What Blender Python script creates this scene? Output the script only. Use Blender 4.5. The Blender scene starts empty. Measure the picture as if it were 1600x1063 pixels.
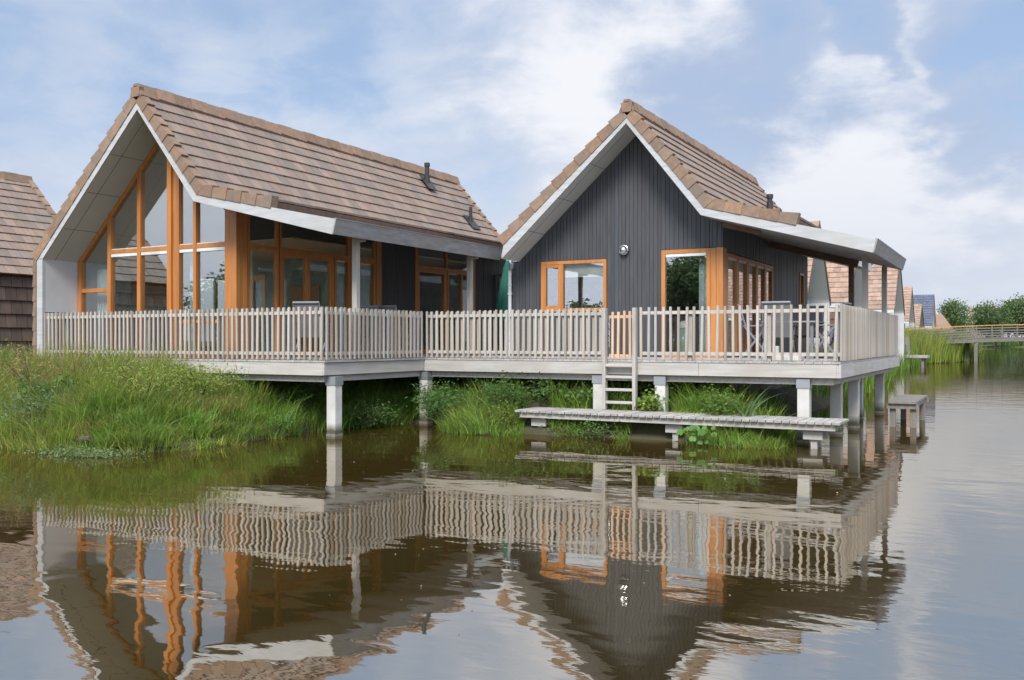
import bpy, math, random
import numpy as np
from mathutils import Vector, Matrix
R = math.radians
rnd = random.Random(7)
rng = np.random.default_rng(11)
S = bpy.context.scene
COL = S.collection

# ------------------------------------------------------------------ camera, sky, sun, exposure
TH = math.atan(790 / 1440.0)
cd = bpy.data.cameras.new('camera'); cam = bpy.data.objects.new('camera', cd); COL.objects.link(cam)
cam.location = (0, 0, 1.72); cam.rotation_euler = (R(90), 0, TH)
cd.sensor_width = 36; cd.lens = 32.4; cd.shift_y = 0.001; cd.clip_end = 9000; cd.clip_start = 0.1
S.camera = cam

SUN_EL, SUN_AZ = R(46), R(166)      # azimuth measured clockwise from +Y
w = bpy.data.worlds.new('World'); S.world = w; w.use_nodes = True
def sky():
    nt = w.node_tree; N = nt.nodes; L = nt.links; N.clear()
    out = N.new('ShaderNodeOutputWorld'); bg = N.new('ShaderNodeBackground')
    bg.inputs[1].default_value = 0.1
    st = N.new('ShaderNodeTexSky'); st.sky_type = 'NISHITA'; st.sun_disc = False
    st.sun_elevation = SUN_EL; st.sun_rotation = SUN_AZ; st.air_density = 1.0; st.dust_density = 0.6; st.ozone_density = 2.0
    tc = N.new('ShaderNodeTexCoord')
    sep = N.new('ShaderNodeSeparateXYZ'); L.new(tc.outputs['Generated'], sep.inputs[0])
    def m(op, a, b=None, c=None, clamp=False):
        n = N.new('ShaderNodeMath'); n.operation = op; n.use_clamp = clamp
        for i, v in enumerate((a, b, c)):
            if v is None: continue
            if isinstance(v, (int, float)): n.inputs[i].default_value = v
            else: L.new(v, n.inputs[i])
        return n.outputs[0]
    z = m('MAXIMUM', m('ABSOLUTE', sep.outputs[2]), 0.0)
    k = m('DIVIDE', 1.0, m('ADD', z, 0.34))
    cb = N.new('ShaderNodeCombineXYZ')
    L.new(m('MULTIPLY', sep.outputs[0], k), cb.inputs[0]); L.new(m('MULTIPLY', sep.outputs[1], k), cb.inputs[1])
    L.new(m('MULTIPLY', z, 0.6), cb.inputs[2])
    def noise(scale, off, det, rough, dist=0.0):
        mp = N.new('ShaderNodeMapping'); mp.inputs['Location'].default_value = off; L.new(cb.outputs[0], mp.inputs[0])
        n = N.new('ShaderNodeTexNoise'); n.inputs['Scale'].default_value = scale; n.inputs['Detail'].default_value = det
        n.inputs['Roughness'].default_value = rough; n.inputs['Distortion'].default_value = dist
        L.new(mp.outputs[0], n.inputs[0]); return n.outputs[0]
    def smooth(v, a, b):
        n = N.new('ShaderNodeMapRange'); n.interpolation_type = 'SMOOTHSTEP'; n.inputs[1].default_value = a; n.inputs[2].default_value = b
        L.new(v, n.inputs[0]); return n.outputs[0]
    def lobe(d, a, b):
        n = N.new('ShaderNodeVectorMath'); n.operation = 'DOT_PRODUCT'; n.inputs[1].default_value = Vector(d).normalized()
        nv = N.new('ShaderNodeVectorMath'); nv.operation = 'NORMALIZE'; L.new(warped, nv.inputs[0]); L.new(nv.outputs[0], n.inputs[0])
        return smooth(n.outputs['Value'], math.cos(R(a)), math.cos(R(b)))
    wn = N.new('ShaderNodeTexNoise'); wn.inputs['Scale'].default_value = 3.2; wn.inputs['Detail'].default_value = 6; L.new(cb.outputs[0], wn.inputs[0])
    wa = N.new('ShaderNodeVectorMath'); wa.operation = 'MULTIPLY_ADD'; wa.inputs[1].default_value = (.34, .34, .34); wa.inputs[2].default_value = (-.17, -.17, -.17); L.new(wn.outputs['Color'], wa.inputs[0])
    wb = N.new('ShaderNodeVectorMath'); wb.operation = 'ADD'; L.new(wa.outputs[0], wb.inputs[0]); L.new(tc.outputs['Generated'], wb.inputs[1]); warped = wb.outputs[0]
    def dirn(x, y):     # a compass bearing / elevation pair in the place, from the lens numbers
        a, b = (x - 800) / 1440, (533 - y) / 1440; c, s = math.cos(TH), math.sin(TH)
        return (a * c - s, a * s + c, b)
    big = noise(1.5, (3.1, 1.7, 0.4), 7, 0.55, 0.35)
    fine = noise(5.4, (8.2, 4.1, 2.0), 7, 0.6, 0.3)
    soft = noise(0.9, (1.2, 7.3, 5.0), 3, 0.5)
    dens = m('ADD', m('MULTIPLY', big, 0.62), m('MULTIPLY', fine, 0.38))
    # breaks of blue and banks of white seen over the houses
    for d, a, b, g in ((dirn(60, 110), 13, 2, -0.10), (dirn(620, 120), 10, 1, -0.08), (dirn(1130, 90), 8, 1, -0.08), (dirn(1330, 20), 3.2, 0.5, -0.16),
                       (dirn(1640, 130), 7.5, 3.0, -0.17), (dirn(1380, 130), 10, 3, 0.09), (dirn(870, 30), 11, 2, 0.13), (dirn(1590, 260), 5, 1, 0.12),
                       (dirn(60, 230), 9, 1, 0.07), (dirn(560, 190), 9, 2, 0.05), (dirn(200, -50), 16, 3, -0.03)):
        dens = m('ADD', dens, m('MULTIPLY', lobe(d, a, b), g))
    dens = m('ADD', dens, m('MULTIPLY', smooth(z, 0.30, 0.0), 0.10))
    cover = smooth(dens, 0.345, 0.52)
    core = smooth(dens, 0.49, 0.69)
    def rgb(c):
        n = N.new('ShaderNodeRGB'); n.outputs[0].default_value = (*c, 1); return n.outputs[0]
    def mix(f, a, b):
        n = N.new('ShaderNodeMix'); n.data_type = 'RGBA'; L.new(f, n.inputs[0]); L.new(a, n.inputs[6]); L.new(b, n.inputs[7]); return n.outputs[2]
    # Nishita blue, lifted to the photograph's pale summer blue by a thin veil
    veil = mix(m('ADD', m('MULTIPLY', soft, 0.0), 0.75), st.outputs[0], rgb((2.25, 3.0, 4.25)))
    grey = mix(smooth(soft, 0.35, 0.65), rgb((2.55, 3.15, 4.3)), rgb((3.6, 4.1, 4.95)))
    white = mix(core, grey, rgb((5.2, 5.3, 5.6)))
    c1 = mix(cover, veil, white)
    horizon = mix(m('MULTIPLY', smooth(z, 0.24, 0.02), 0.8), c1, rgb((4.1, 4.35, 4.9)))
    # fill light added: sky brightened out of view, overhead and behind the viewer
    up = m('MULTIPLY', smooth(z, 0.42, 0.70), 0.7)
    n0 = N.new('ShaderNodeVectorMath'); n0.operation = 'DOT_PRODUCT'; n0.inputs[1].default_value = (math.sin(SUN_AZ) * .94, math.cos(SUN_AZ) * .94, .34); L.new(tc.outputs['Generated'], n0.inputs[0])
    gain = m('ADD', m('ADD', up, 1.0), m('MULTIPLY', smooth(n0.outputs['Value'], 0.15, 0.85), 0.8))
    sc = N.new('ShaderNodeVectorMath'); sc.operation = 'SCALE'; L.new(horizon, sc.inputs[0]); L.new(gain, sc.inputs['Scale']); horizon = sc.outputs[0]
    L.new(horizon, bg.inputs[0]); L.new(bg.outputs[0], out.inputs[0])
sky()
sd = bpy.data.lights.new('sun', 'SUN'); sun = bpy.data.objects.new('sun', sd); COL.objects.link(sun)
sd.energy = 2.3; sd.angle = R(20); sd.color = (1.0, 0.95, 0.87)
dsun = Vector((math.sin(SUN_AZ) * math.cos(SUN_EL), math.cos(SUN_AZ) * math.cos(SUN_EL), math.sin(SUN_EL)))
sun.rotation_euler = dsun.to_track_quat('Z', 'Y').to_euler()
S.view_settings.view_transform = 'Standard'; S.view_settings.look = 'None'
S.view_settings.exposure = 0.80; S.view_settings.gamma = 1.0
S.cycles.max_bounces = 10; S.cycles.transparent_max_bounces = 16; S.cycles.caustics_reflective = False
S.cycles.use_denoising = True

# ------------------------------------------------------------------ materials
M = {}
def mat(name, col, rough=0.6, col2=None, scale=(4, 4, 4), det=4, fac=(0.35, 0.7), bump=0.0, bscale=None, spots=None, spec=0.5, metal=0.0, weather=None, tide=0.0):
    m = bpy.data.materials.new(name); m.use_nodes = True; nt = m.node_tree; N = nt.nodes; L = nt.links
    p = N['Principled BSDF']; p.inputs['Roughness'].default_value = rough; p.inputs['Metallic'].default_value = metal
    p.inputs['Specular IOR Level'].default_value = spec
    tc = N.new('ShaderNodeTexCoord'); mp = N.new('ShaderNodeMapping'); mp.inputs['Scale'].default_value = scale; L.new(tc.outputs['Object'], mp.inputs[0])
    nz = N.new('ShaderNodeTexNoise'); nz.inputs['Scale'].default_value = 1; nz.inputs['Detail'].default_value = det; L.new(mp.outputs[0], nz.inputs[0])
    def mixc(f, a, b, bt='MIX'):
        n = N.new('ShaderNodeMix'); n.data_type = 'RGBA'; n.blend_type = bt
        for i, v in ((0, f), (6, a), (7, b)):
            if isinstance(v, float): n.inputs[i].default_value = v
            elif isinstance(v, tuple): n.inputs[i].default_value = (*v, 1)
            else: L.new(v, n.inputs[i])
        return n.outputs[2]
    def mr(v, a, b):
        n = N.new('ShaderNodeMapRange'); n.inputs[1].default_value = a; n.inputs[2].default_value = b; L.new(v, n.inputs[0]); return n.outputs[0]
    c = mixc(mr(nz.outputs[0], *fac), col, col2 or tuple(x * 0.75 for x in col))
    if weather:     # broad stains with a shape of their own
        n2 = N.new('ShaderNodeTexNoise'); n2.inputs['Scale'].default_value = weather[1]; n2.inputs['Detail'].default_value = 5; L.new(tc.outputs['Object'], n2.inputs[0])
        c = mixc(mr(n2.outputs[0], 0.48, 0.72), c, weather[0])
    if spots:
        vo = N.new('ShaderNodeTexVoronoi'); vo.inputs['Scale'].default_value = spots[1]; L.new(tc.outputs['Object'], vo.inputs[0])
        c = mixc(mr(vo.outputs['Distance'], spots[2], spots[2] * 0.4), c, spots[0])
    if tide:
        sz = N.new('ShaderNodeSeparateXYZ'); L.new(tc.outputs['Object'], sz.inputs[0])
        ad = N.new('ShaderNodeMath'); ad.operation = 'MULTIPLY_ADD'; ad.inputs[1].default_value = -0.28; L.new(nz.outputs[0], ad.inputs[0]); L.new(sz.outputs[2], ad.inputs[2])
        c = mixc(mr(ad.outputs[0], tide, -0.06), c, (0.085, 0.085, 0.05))
    at = N.new('ShaderNodeAttribute'); at.attribute_name = 'tint'
    c = mixc(1.0, c, at.outputs['Color'], 'MULTIPLY')
    L.new(c, p.inputs['Base Color'])
    if bump:
        bn = N.new('ShaderNodeBump'); bn.inputs['Strength'].default_value = bump; bn.inputs['Distance'].default_value = 0.02
        L.new(nz.outputs[0], bn.inputs['Height']); L.new(bn.outputs[0], p.inputs['Normal'])
    M[name] = m; return m
mat('tile', (0.275, 0.195, 0.15), 0.75, (0.215, 0.165, 0.135), (2.2, 9, 2.2), 6, bump=0.25, weather=((0.19, 0.165, 0.14), 1.6))
mat('verge_tile', (0.31, 0.195, 0.125), 0.8, (0.215, 0.145, 0.105), (9, 9, 9), 6, bump=0.3, weather=((0.20, 0.16, 0.125), 4.0))
mat('dark_tile', (0.15, 0.105, 0.082), 0.8, (0.11, 0.08, 0.062), (6, 6, 3), 5, bump=0.25)
mat('cedar_tile', (0.36, 0.245, 0.185), 0.8, (0.28, 0.185, 0.14), (3, 6, 3), 5)
mat('cedar_dark', (0.20, 0.115, 0.085), 0.8, (0.15, 0.09, 0.07), (3, 6, 3), 5)
mat('slate_blue', (0.085, 0.10, 0.15), 0.6, (0.07, 0.08, 0.12), (3, 3, 3), 4)
mat('white_board', (0.62, 0.63, 0.65), 0.55, (0.52, 0.53, 0.55), (1.2, 1.2, 1.2), 3)
mat('soffit_grey', (0.64, 0.66, 0.65), 0.6, (0.58, 0.60, 0.59), (0.7, 0.7, 0.7), 3)
mat('fascia', (0.52, 0.525, 0.53), 0.65, (0.41, 0.415, 0.42), (1.5, 1.5, 18), 5, bump=0.12, weather=((0.42, 0.41, 0.39), 1.2), spots=((0.16, 0.13, 0.11), 2.6, 0.03))
mat('fascia_grey', (0.36, 0.36, 0.37), 0.7, (0.23, 0.23, 0.24), (14, 2.5, 14), 6, bump=0.2, weather=((0.33, 0.29, 0.24), 2.0))
mat('grey_wood', (0.49, 0.445, 0.40), 0.75, (0.35, 0.32, 0.285), (22, 22, 1.6), 5, bump=0.2, weather=((0.36, 0.345, 0.31), 1.1))
mat('grey_beam', (0.52, 0.495, 0.46), 0.75, (0.40, 0.38, 0.35), (1.4, 1.4, 20), 6, bump=0.2, spots=((0.17, 0.14, 0.12), 2.2, 0.035), weather=((0.42, 0.385, 0.34), 1.3))
mat('deck_wood', (0.46, 0.43, 0.40), 0.8, (0.34, 0.315, 0.29), (18, 2, 18), 5, bump=0.2)
mat('plank_wood', (0.43, 0.405, 0.38), 0.8, (0.29, 0.27, 0.25), (20, 3, 20), 5, bump=0.25)
mat('new_wood', (0.66, 0.45, 0.30), 0.7, (0.55, 0.36, 0.23), (18, 18, 2), 4)
mat('brown_wood', (0.17, 0.10, 0.07), 0.7, (0.11, 0.065, 0.045), (3, 12, 12), 5)
mat('orange_wood', (0.52, 0.215, 0.062), 0.42, (0.41, 0.155, 0.042), (14, 14, 1.2), 5, bump=0.05)
mat('black_clad', (0.068, 0.072, 0.079), 0.62, (0.044, 0.048, 0.054), (26, 26, 1.3), 6, bump=0.25, spots=((0.03, 0.035, 0.045), 4.0, 0.04))
mat('black_side', (0.035, 0.038, 0.044), 0.6, (0.075, 0.075, 0.078), (26, 26, 1.1), 6, fac=(0.5, 0.8), bump=0.3)
mat('concrete', (0.62, 0.605, 0.57), 0.8, (0.50, 0.485, 0.45), (3, 3, 3), 6, bump=0.15, weather=((0.52, 0.50, 0.44), 2.4), tide=0.12)
mat('found', (0.16, 0.155, 0.145), 0.9, (0.12, 0.115, 0.11), (1.5, 1.5, 4), 4)
mat('zinc', (0.42, 0.43, 0.45), 0.35, (0.36, 0.37, 0.39), (4, 4, 4), 3, metal=0.6)
mat('pvc_grey', (0.55, 0.57, 0.60), 0.4)
mat('dark_metal', (0.035, 0.036, 0.036), 0.5)
mat('steel', (0.75, 0.75, 0.76), 0.22, metal=1.0)
mat('lamp_glass', (0.85, 0.85, 0.83), 0.15)
mat('teal_wall', (0.48, 0.64, 0.61), 0.8)
mat('pale_wall', (0.62, 0.66, 0.60), 0.8)
mat('room_grey', (0.30, 0.30, 0.29), 0.8)
mat('ceiling_wood', (0.72, 0.50, 0.29), 0.6, (0.62, 0.41, 0.23), (10, 1, 10), 4)
mat('floor_wood', (0.66, 0.54, 0.42), 0.5)
mat('curtain', (0.70, 0.78, 0.77), 0.85)
mat('chair_frame', (0.21, 0.225, 0.25), 0.4)
mat('chair_mesh', (0.17, 0.17, 0.18), 0.8)
mat('table_top', (0.26, 0.26, 0.28), 0.5)
mat('green_cloth', (0.012, 0.12, 0.085), 0.8)
mat('white_plastic', (0.78, 0.78, 0.75), 0.45)
mat('mint', (0.45, 0.62, 0.56), 0.35)
mat('bronze', (0.16, 0.09, 0.05), 0.25, metal=0.7)
mat('picture', (0.24, 0.12, 0.04), 0.6, (0.5, 0.33, 0.16), (2, 2, 16), 3)
mat('soil', (0.075, 0.062, 0.035), 0.95, (0.05, 0.05, 0.022), (1.3, 1.3, 1.3), 6, bump=0.4, weather=((0.055, 0.075, 0.022), 0.6))
mat('bark', (0.11, 0.085, 0.06), 0.9, (0.07, 0.055, 0.04), (6, 6, 1), 5, bump=0.4)
mat('brick', (0.36, 0.27, 0.22), 0.85, (0.30, 0.22, 0.18), (2, 2, 8), 4)
mat('roof_brown', (0.30, 0.20, 0.16), 0.85)
mat('orange_rail', (0.62, 0.34, 0.10), 0.6)
mat('bridge_wood', (0.21, 0.195, 0.18), 0.8, (0.15, 0.14, 0.13), (2, 2, 8), 4)
mat('wet_wood', (0.24, 0.215, 0.19), 0.6, (0.16, 0.14, 0.12), (18, 18, 2), 5, bump=0.2)
mat('olive_plastic', (0.10, 0.55, 0.12), 0.5)
mat('orange_plastic', (0.65, 0.16, 0.04), 0.5)

def leafmat(name, rough=0.5, trans=0.45):
    m = bpy.data.materials.new(name); m.use_nodes = True; nt = m.node_tree; N = nt.nodes; L = nt.links
    p = N['Principled BSDF']; p.inputs['Roughness'].default_value = rough; p.inputs['Specular IOR Level'].default_value = 0.35
    at = N.new('ShaderNodeAttribute'); at.attribute_name = 'tint'; L.new(at.outputs['Color'], p.inputs['Base Color'])
    tr = N.new('ShaderNodeBsdfTranslucent'); L.new(at.outputs['Color'], tr.inputs[0])
    mx = N.new('ShaderNodeMixShader'); mx.inputs[0].default_value = trans
    L.new(p.outputs[0], mx.inputs[1]); L.new(tr.outputs[0], mx.inputs[2]); L.new(mx.outputs[0], N['Material Output'].inputs[0])
    M[name] = m
leafmat('leaf')
def glassmat(name, boost, tintc):
    m = bpy.data.materials.new(name); m.use_nodes = True; nt = m.node_tree; N = nt.nodes; L = nt.links; N.remove(N['Principled BSDF'])
    t = N.new('ShaderNodeBsdfTransparent'); t.inputs[0].default_value = (*tintc, 1)
    g = N.new('ShaderNodeBsdfGlossy'); g.inputs['Roughness'].default_value = 0.0; g.inputs[0].default_value = (0.95, 0.97, 1, 1)
    lw = N.new('ShaderNodeLayerWeight'); lw.inputs[0].default_value = 0.5; f = N.new('ShaderNodeMath'); f.operation = 'POWER'; f.inputs[1].default_value = 4.0; L.new(lw.outputs['Facing'], f.inputs[0])
    a = N.new('ShaderNodeMath'); a.operation = 'MULTIPLY_ADD'; a.inputs[1].default_value = 0.8; a.inputs[2].default_value = boost; a.use_clamp = True; L.new(f.outputs[0], a.inputs[0])
    bn = N.new('ShaderNodeTexNoise'); bn.inputs['Scale'].default_value = 0.9; tcn = N.new('ShaderNodeTexCoord'); L.new(tcn.outputs['Object'], bn.inputs[0])
    b = N.new('ShaderNodeBump'); b.inputs['Strength'].default_value = 0.02; b.inputs['Distance'].default_value = 0.1; L.new(bn.outputs[0], b.inputs['Height']); L.new(b.outputs[0], g.inputs['Normal'])
    mx = N.new('ShaderNodeMixShader'); L.new(a.outputs[0], mx.inputs[0]); L.new(t.outputs[0], mx.inputs[1]); L.new(g.outputs[0], mx.inputs[2])
    L.new(mx.outputs[0], N['Material Output'].inputs[0]); M[name] = m
glassmat('glass', 0.25, (0.94, 0.965, 0.955))
glassmat('glass_clear', 0.07, (0.95, 0.975, 0.965))
def watermat():
    m = bpy.data.materials.new('water'); m.use_nodes = True; nt = m.node_tree; N = nt.nodes; L = nt.links
    p = N['Principled BSDF']; p.inputs['Base Color'].default_value = (0.042, 0.028, 0.007, 1); p.inputs['Roughness'].default_value = 0.015
    p.inputs['IOR'].default_value = 7.0; p.inputs['Specular Tint'].default_value = (1.0, 0.95, 0.87, 1)
    tc = N.new('ShaderNodeTexCoord')
    def nz(sc, rot, det, dist=0.0):
        mp = N.new('ShaderNodeMapping'); mp.inputs['Rotation'].default_value = (0, 0, rot); mp.inputs['Scale'].default_value = sc
        L.new(tc.outputs['Object'], mp.inputs[0])
        n = N.new('ShaderNodeTexNoise'); n.inputs['Scale'].default_value = 1; n.inputs['Detail'].default_value = det; n.inputs['Distortion'].default_value = dist
        L.new(mp.outputs[0], n.inputs[0]); return n.outputs[0]
    def m2(op, a, b):
        n = N.new('ShaderNodeMath'); n.operation = op
        for i, v in enumerate((a, b)):
            if isinstance(v, (int, float)): n.inputs[i].default_value = v
            else: L.new(v, n.inputs[i])
        return n.outputs[0]
    # open channel (towards +X) is rippled by wind, the corner by the houses is calm
    sx = N.new('ShaderNodeSeparateXYZ'); L.new(tc.outputs['Object'], sx.inputs[0])
    wv = N.new('ShaderNodeMapRange'); wv.interpolation_type = 'SMOOTHSTEP'; wv.inputs[1].default_value = -4.0; wv.inputs[2].default_value = 3.0; wv.inputs[3].default_value = 0.35; wv.inputs[4].default_value = 1.0
    L.new(m2('ADD', sx.outputs[0], m2('MULTIPLY', sx.outputs[1], 0.06)), wv.inputs[0])
    patch = N.new('ShaderNodeMapRange'); patch.inputs[1].default_value = 0.35; patch.inputs[2].default_value = 0.65; patch.inputs[3].default_value = 0.5; patch.inputs[4].default_value = 1.3
    L.new(nz((0.16, 0.5, 1), -TH, 3), patch.inputs[0])
    swell = nz((0.9, 1.7, 1), -TH, 2, 0.3)
    rip = nz((3.5, 8.0, 1), -TH + 0.15, 3, 0.4)
    h = m2('ADD', m2('MULTIPLY', swell, 0.0062), m2('MULTIPLY', m2('MULTIPLY', rip, 0.0017), m2('MULTIPLY', wv.outputs[0], patch.outputs[0])))
    b = N.new('ShaderNodeBump'); b.inputs['Strength'].default_value = 1.0; b.inputs['Distance'].default_value = 1.0
    L.new(h, b.inputs['Height']); L.new(b.outputs[0], p.inputs['Normal'])
    M['water'] = m
watermat()

# ------------------------------------------------------------------ mesh helper
class MB:
    def __init__(s): s.v = []; s.f = []; s.c = []; s.cur = (1, 1, 1); s.jit = 0.0
    def tint(s):
        if s.jit:
            j = 1 + rnd.uniform(-s.jit, s.jit); w_ = rnd.uniform(-s.jit, s.jit) * 0.25
            return (s.cur[0] * j * (1 + w_), s.cur[1] * j, s.cur[2] * j * (1 - w_))
        return s.cur
    def add(s, vs, fs, c=None):
        o = len(s.v); s.v += [tuple(q) for q in vs]; c = c or s.tint()
        for f in fs: s.f.append([o + i for i in f]); s.c.append(c)
    def hexa(s, p, c=None):      # p: 4 bottom, 4 top
        s.add(p, [(3, 2, 1, 0), (4, 5, 6, 7), (0, 1, 5, 4), (1, 2, 6, 5), (2, 3, 7, 6), (3, 0, 4, 7)], c)
    def box(s, x0, x1, y0, y1, z0, z1, c=None):
        if x0 > x1: x0, x1 = x1, x0
        if y0 > y1: y0, y1 = y1, y0
        if z0 > z1: z0, z1 = z1, z0
        s.hexa([(x0, y0, z0), (x1, y0, z0), (x1, y1, z0), (x0, y1, z0), (x0, y0, z1), (x1, y0, z1), (x1, y1, z1), (x0, y1, z1)], c)
    def beam(s, a, b, wd, ht, up=(0, 0, 1)):
        a, b = Vector(a), Vector(b); d = (b - a).normalized(); up = Vector(up)
        x = d.cross(up).normalized(); y = x.cross(d).normalized()
        x *= wd / 2; y *= ht / 2
        s.hexa([a - x - y, a + x - y, b + x - y, b - x - y, a - x + y, a + x + y, b + x + y, b - x + y])
    def prism(s, pts, e):        # planar polygon swept by e
        n = len(pts); e = Vector(e); P = [Vector(p) for p in pts]
        vs = P + [p + e for p in P]
        s.add(vs, [tuple(range(n))[::-1], tuple(range(n, 2 * n))] + [(i, (i + 1) % n, n + (i + 1) % n, n + i) for i in range(n)])
    def tube(s, path, r, n=10, cap=True):
        P = [Vector(p) for p in path]; rs = r if isinstance(r, (list, tuple)) else [r] * len(P); vs = []; fs = []
        for i, p in enumerate(P):
            d = (P[min(i + 1, len(P) - 1)] - P[max(i - 1, 0)]).normalized()
            ref = Vector((0, 0, 1)) if abs(d.z) < 0.9 else Vector((1, 0, 0))
            x = d.cross(ref).normalized(); y = d.cross(x)
            for k in range(n):
                a = 2 * math.pi * k / n; vs.append(p + (x * math.cos(a) + y * math.sin(a)) * rs[i])
        for i in range(len(P) - 1):
            for k in range(n): fs.append((i * n + k, i * n + (k + 1) % n, (i + 1) * n + (k + 1) % n, (i + 1) * n + k))
        if cap: fs += [tuple(range(n))[::-1], tuple(range((len(P) - 1) * n, len(P) * n))]
        s.add(vs, fs)
    def lathe(s, c, prof, n=20):
        s.tube([(c[0], c[1], c[2] + z) for r_, z in prof], [max(r_, 1e-4) for r_, z in prof], n)
    def build(s, name, m, parent=None, smooth=False, bevel=0.0):
        me = bpy.data.meshes.new(name); me.from_pydata(s.v, [], s.f); me.update()
        a = me.attributes.new('tint', 'FLOAT_COLOR', 'FACE')
        a.data.foreach_set('color', np.array([(*c, 1) for c in s.c], dtype=np.float32).ravel())
        me.materials.append(M[m]); o = bpy.data.objects.new(name, me); COL.objects.link(o)
        if smooth:
            me.polygons.foreach_set('use_smooth', [True] * len(me.polygons))
        if bevel:
            b = o.modifiers.new('edge', 'BEVEL'); b.width = bevel; b.segments = 2; b.limit_method = 'ANGLE'
        if parent is not None: attach(o, parent)
        return o
def world_of(o):
    b = Matrix.LocRotScale(o.location, o.rotation_euler, o.scale)
    return b if o.parent is None else world_of(o.parent) @ o.matrix_parent_inverse @ b
def attach(o, parent):
    o.parent = parent; o.matrix_parent_inverse = world_of(parent).inverted()
def tag(o, label, cat, group=None, kind=None):
    if label: o['label'] = label
    if cat: o['category'] = cat
    if group: o['group'] = group
    if kind: o['kind'] = kind
    return o
def thing(name, loc, label, cat, group=None):
    o = bpy.data.objects.new(name, None); COL.objects.link(o); o.location = loc; o.empty_display_size = 0.2
    return tag(o, label, cat, group)
def copy_tree(o, loc=None, rz=None, parent=None):
    c = o.copy(); COL.objects.link(c)
    if parent is not None: c.parent = parent
    if loc is not None: c.location = loc
    if rz is not None: c.rotation_euler = (0, 0, rz)
    for ch in [x for x in ORIG if x.parent == o]: copy_tree(ch, parent=c)
    return c
ORIG = []
def remember():
    ORIG[:] = list(bpy.data.objects)

# ------------------------------------------------------------------ ground and water
LAND = [(-2500, 6), (-60, 9.0), (-24, 9.2), (-14.8, 9.32), (-13.2, 9.1), (-12.0, 9.5), (-11.5, 10.4), (-11.6, 11.3), (-11.65, 12.2), (-11.8, 13.3), (-11.6, 14.2),
        (-11.35, 15.4), (-10.95, 16.25), (-10.5, 16.25), (-10.1, 15.4), (-9.6, 14.9), (-8.6, 14.6), (-8.1, 14.95), (-7.1, 15.1), (-6.0, 15.2), (-5.1, 15.1), (-4.15, 14.9), (-3.55, 15.0), (-3.5, 16), (-3.9, 18),
        (-4.3, 22), (-4.6, 32), (-5.4, 45), (-6.6, 58), (-6.2, 66), (-6.6, 74), (-4.6, 84.5), (-3.3, 86.4), (-3.6, 91), (-6, 102), (-10, 150), (-14, 260), (0, 292), (60, 300), (2500, 320), (2500, 4000), (-2500, 4000)]
RIGHT = [(0.5, 70), (30, 60), (60, 70), (60, 95), (6, 92), (4, 84)]
BACK = [(-2500, -30), (-60, -31), (-10, -29), (30, -32), (2500, -30), (2500, -3000), (-2500, -3000)]
def sdist(px, py, poly):
    px = px[..., None]; py = py[..., None]
    A = np.array(poly, float); B = np.roll(A, -1, 0)
    ex, ey = (B - A).T; wx = px - A[:, 0]; wy = py - A[:, 1]
    t = np.clip((wx * ex + wy * ey) / (ex * ex + ey * ey), 0, 1)
    d = np.sqrt(((wx - ex * t) ** 2 + (wy - ey * t) ** 2).min(-1))
    c = ((A[:, 1] <= py) != (B[:, 1] <= py)) & (wx * 1.0 < (B[:, 0] - A[:, 0]) * (py - A[:, 1]) / np.where(np.abs(ey) < 1e-9, 1e-9, ey))
    ins = (c.sum(-1) % 2) == 1
    return np.where(ins, d, -d)
def land_d(x, y): return np.maximum(np.maximum(sdist(x, y, LAND), sdist(x, y, BACK)), sdist(x, y, RIGHT))
def wob(x, y): return 0.5 * np.sin(x * 2.1 + 1.3 * np.sin(y * 1.7)) + 0.5 * np.sin(y * 2.7 + x * 0.9 + 2.0)
def ground_z(x, y):
    d = land_d(x, y) + 0.12 * wob(x * 2.0, y * 2.0)
    h = np.where(x < -11.0, 0.95, 0.62)
    h = np.where((y > 20) & (x > -11), 0.75, h)
    up = h * (1 - np.exp(-np.maximum(d, 0) / 1.1)) + 0.05 * wob(x, y) * np.clip(d, 0, 1)
    dn = np.maximum(-1.2, np.minimum(d, 0) * 1.2)
    return np.where(d > 0, up, dn)
def axis(lo, hi, a, b, step, big):
    mid = np.arange(a, b + 1e-6, step)
    l = a - np.geomspace(step * 1.5, a - lo, big)[::-1]; r_ = b + np.geomspace(step * 1.5, hi - b, big)
    return np.concatenate([l, mid, r_])
gx = axis(-4000, 4000, -26, 0, 0.3, 40); gy = axis(-4000, 4500, 8, 28, 0.3, 70)
GX, GY = np.meshgrid(gx, gy); GZ = np.concatenate([ground_z(a, b)[None] for a, b in zip(GX, GY)])
nx, ny = len(gx), len(gy)
idx = np.arange(nx * ny).reshape(ny, nx)
gm = MB(); gm.v = list(map(tuple, np.stack([GX, GY, GZ], -1).reshape(-1, 3)))
gm.f = np.stack([idx[:-1, :-1], idx[:-1, 1:], idx[1:, 1:], idx[1:, :-1]], -1).reshape(-1, 4).tolist(); gm.c = [(1, 1, 1)] * len(gm.f)
g = gm.build('ground', 'soil', smooth=True); tag(g, 'earth bank and canal bed under the houses', 'ground', kind='structure')
wm = MB(); wm.add([(-4000, -4000, 0), (4000, -4000, 0), (4000, 4500, 0), (-4000, 4500, 0)], [(0, 1, 2, 3)])
tag(wm.build('water', 'water'), 'still brown canal water mirroring the two houses', 'water', kind='structure')

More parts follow.
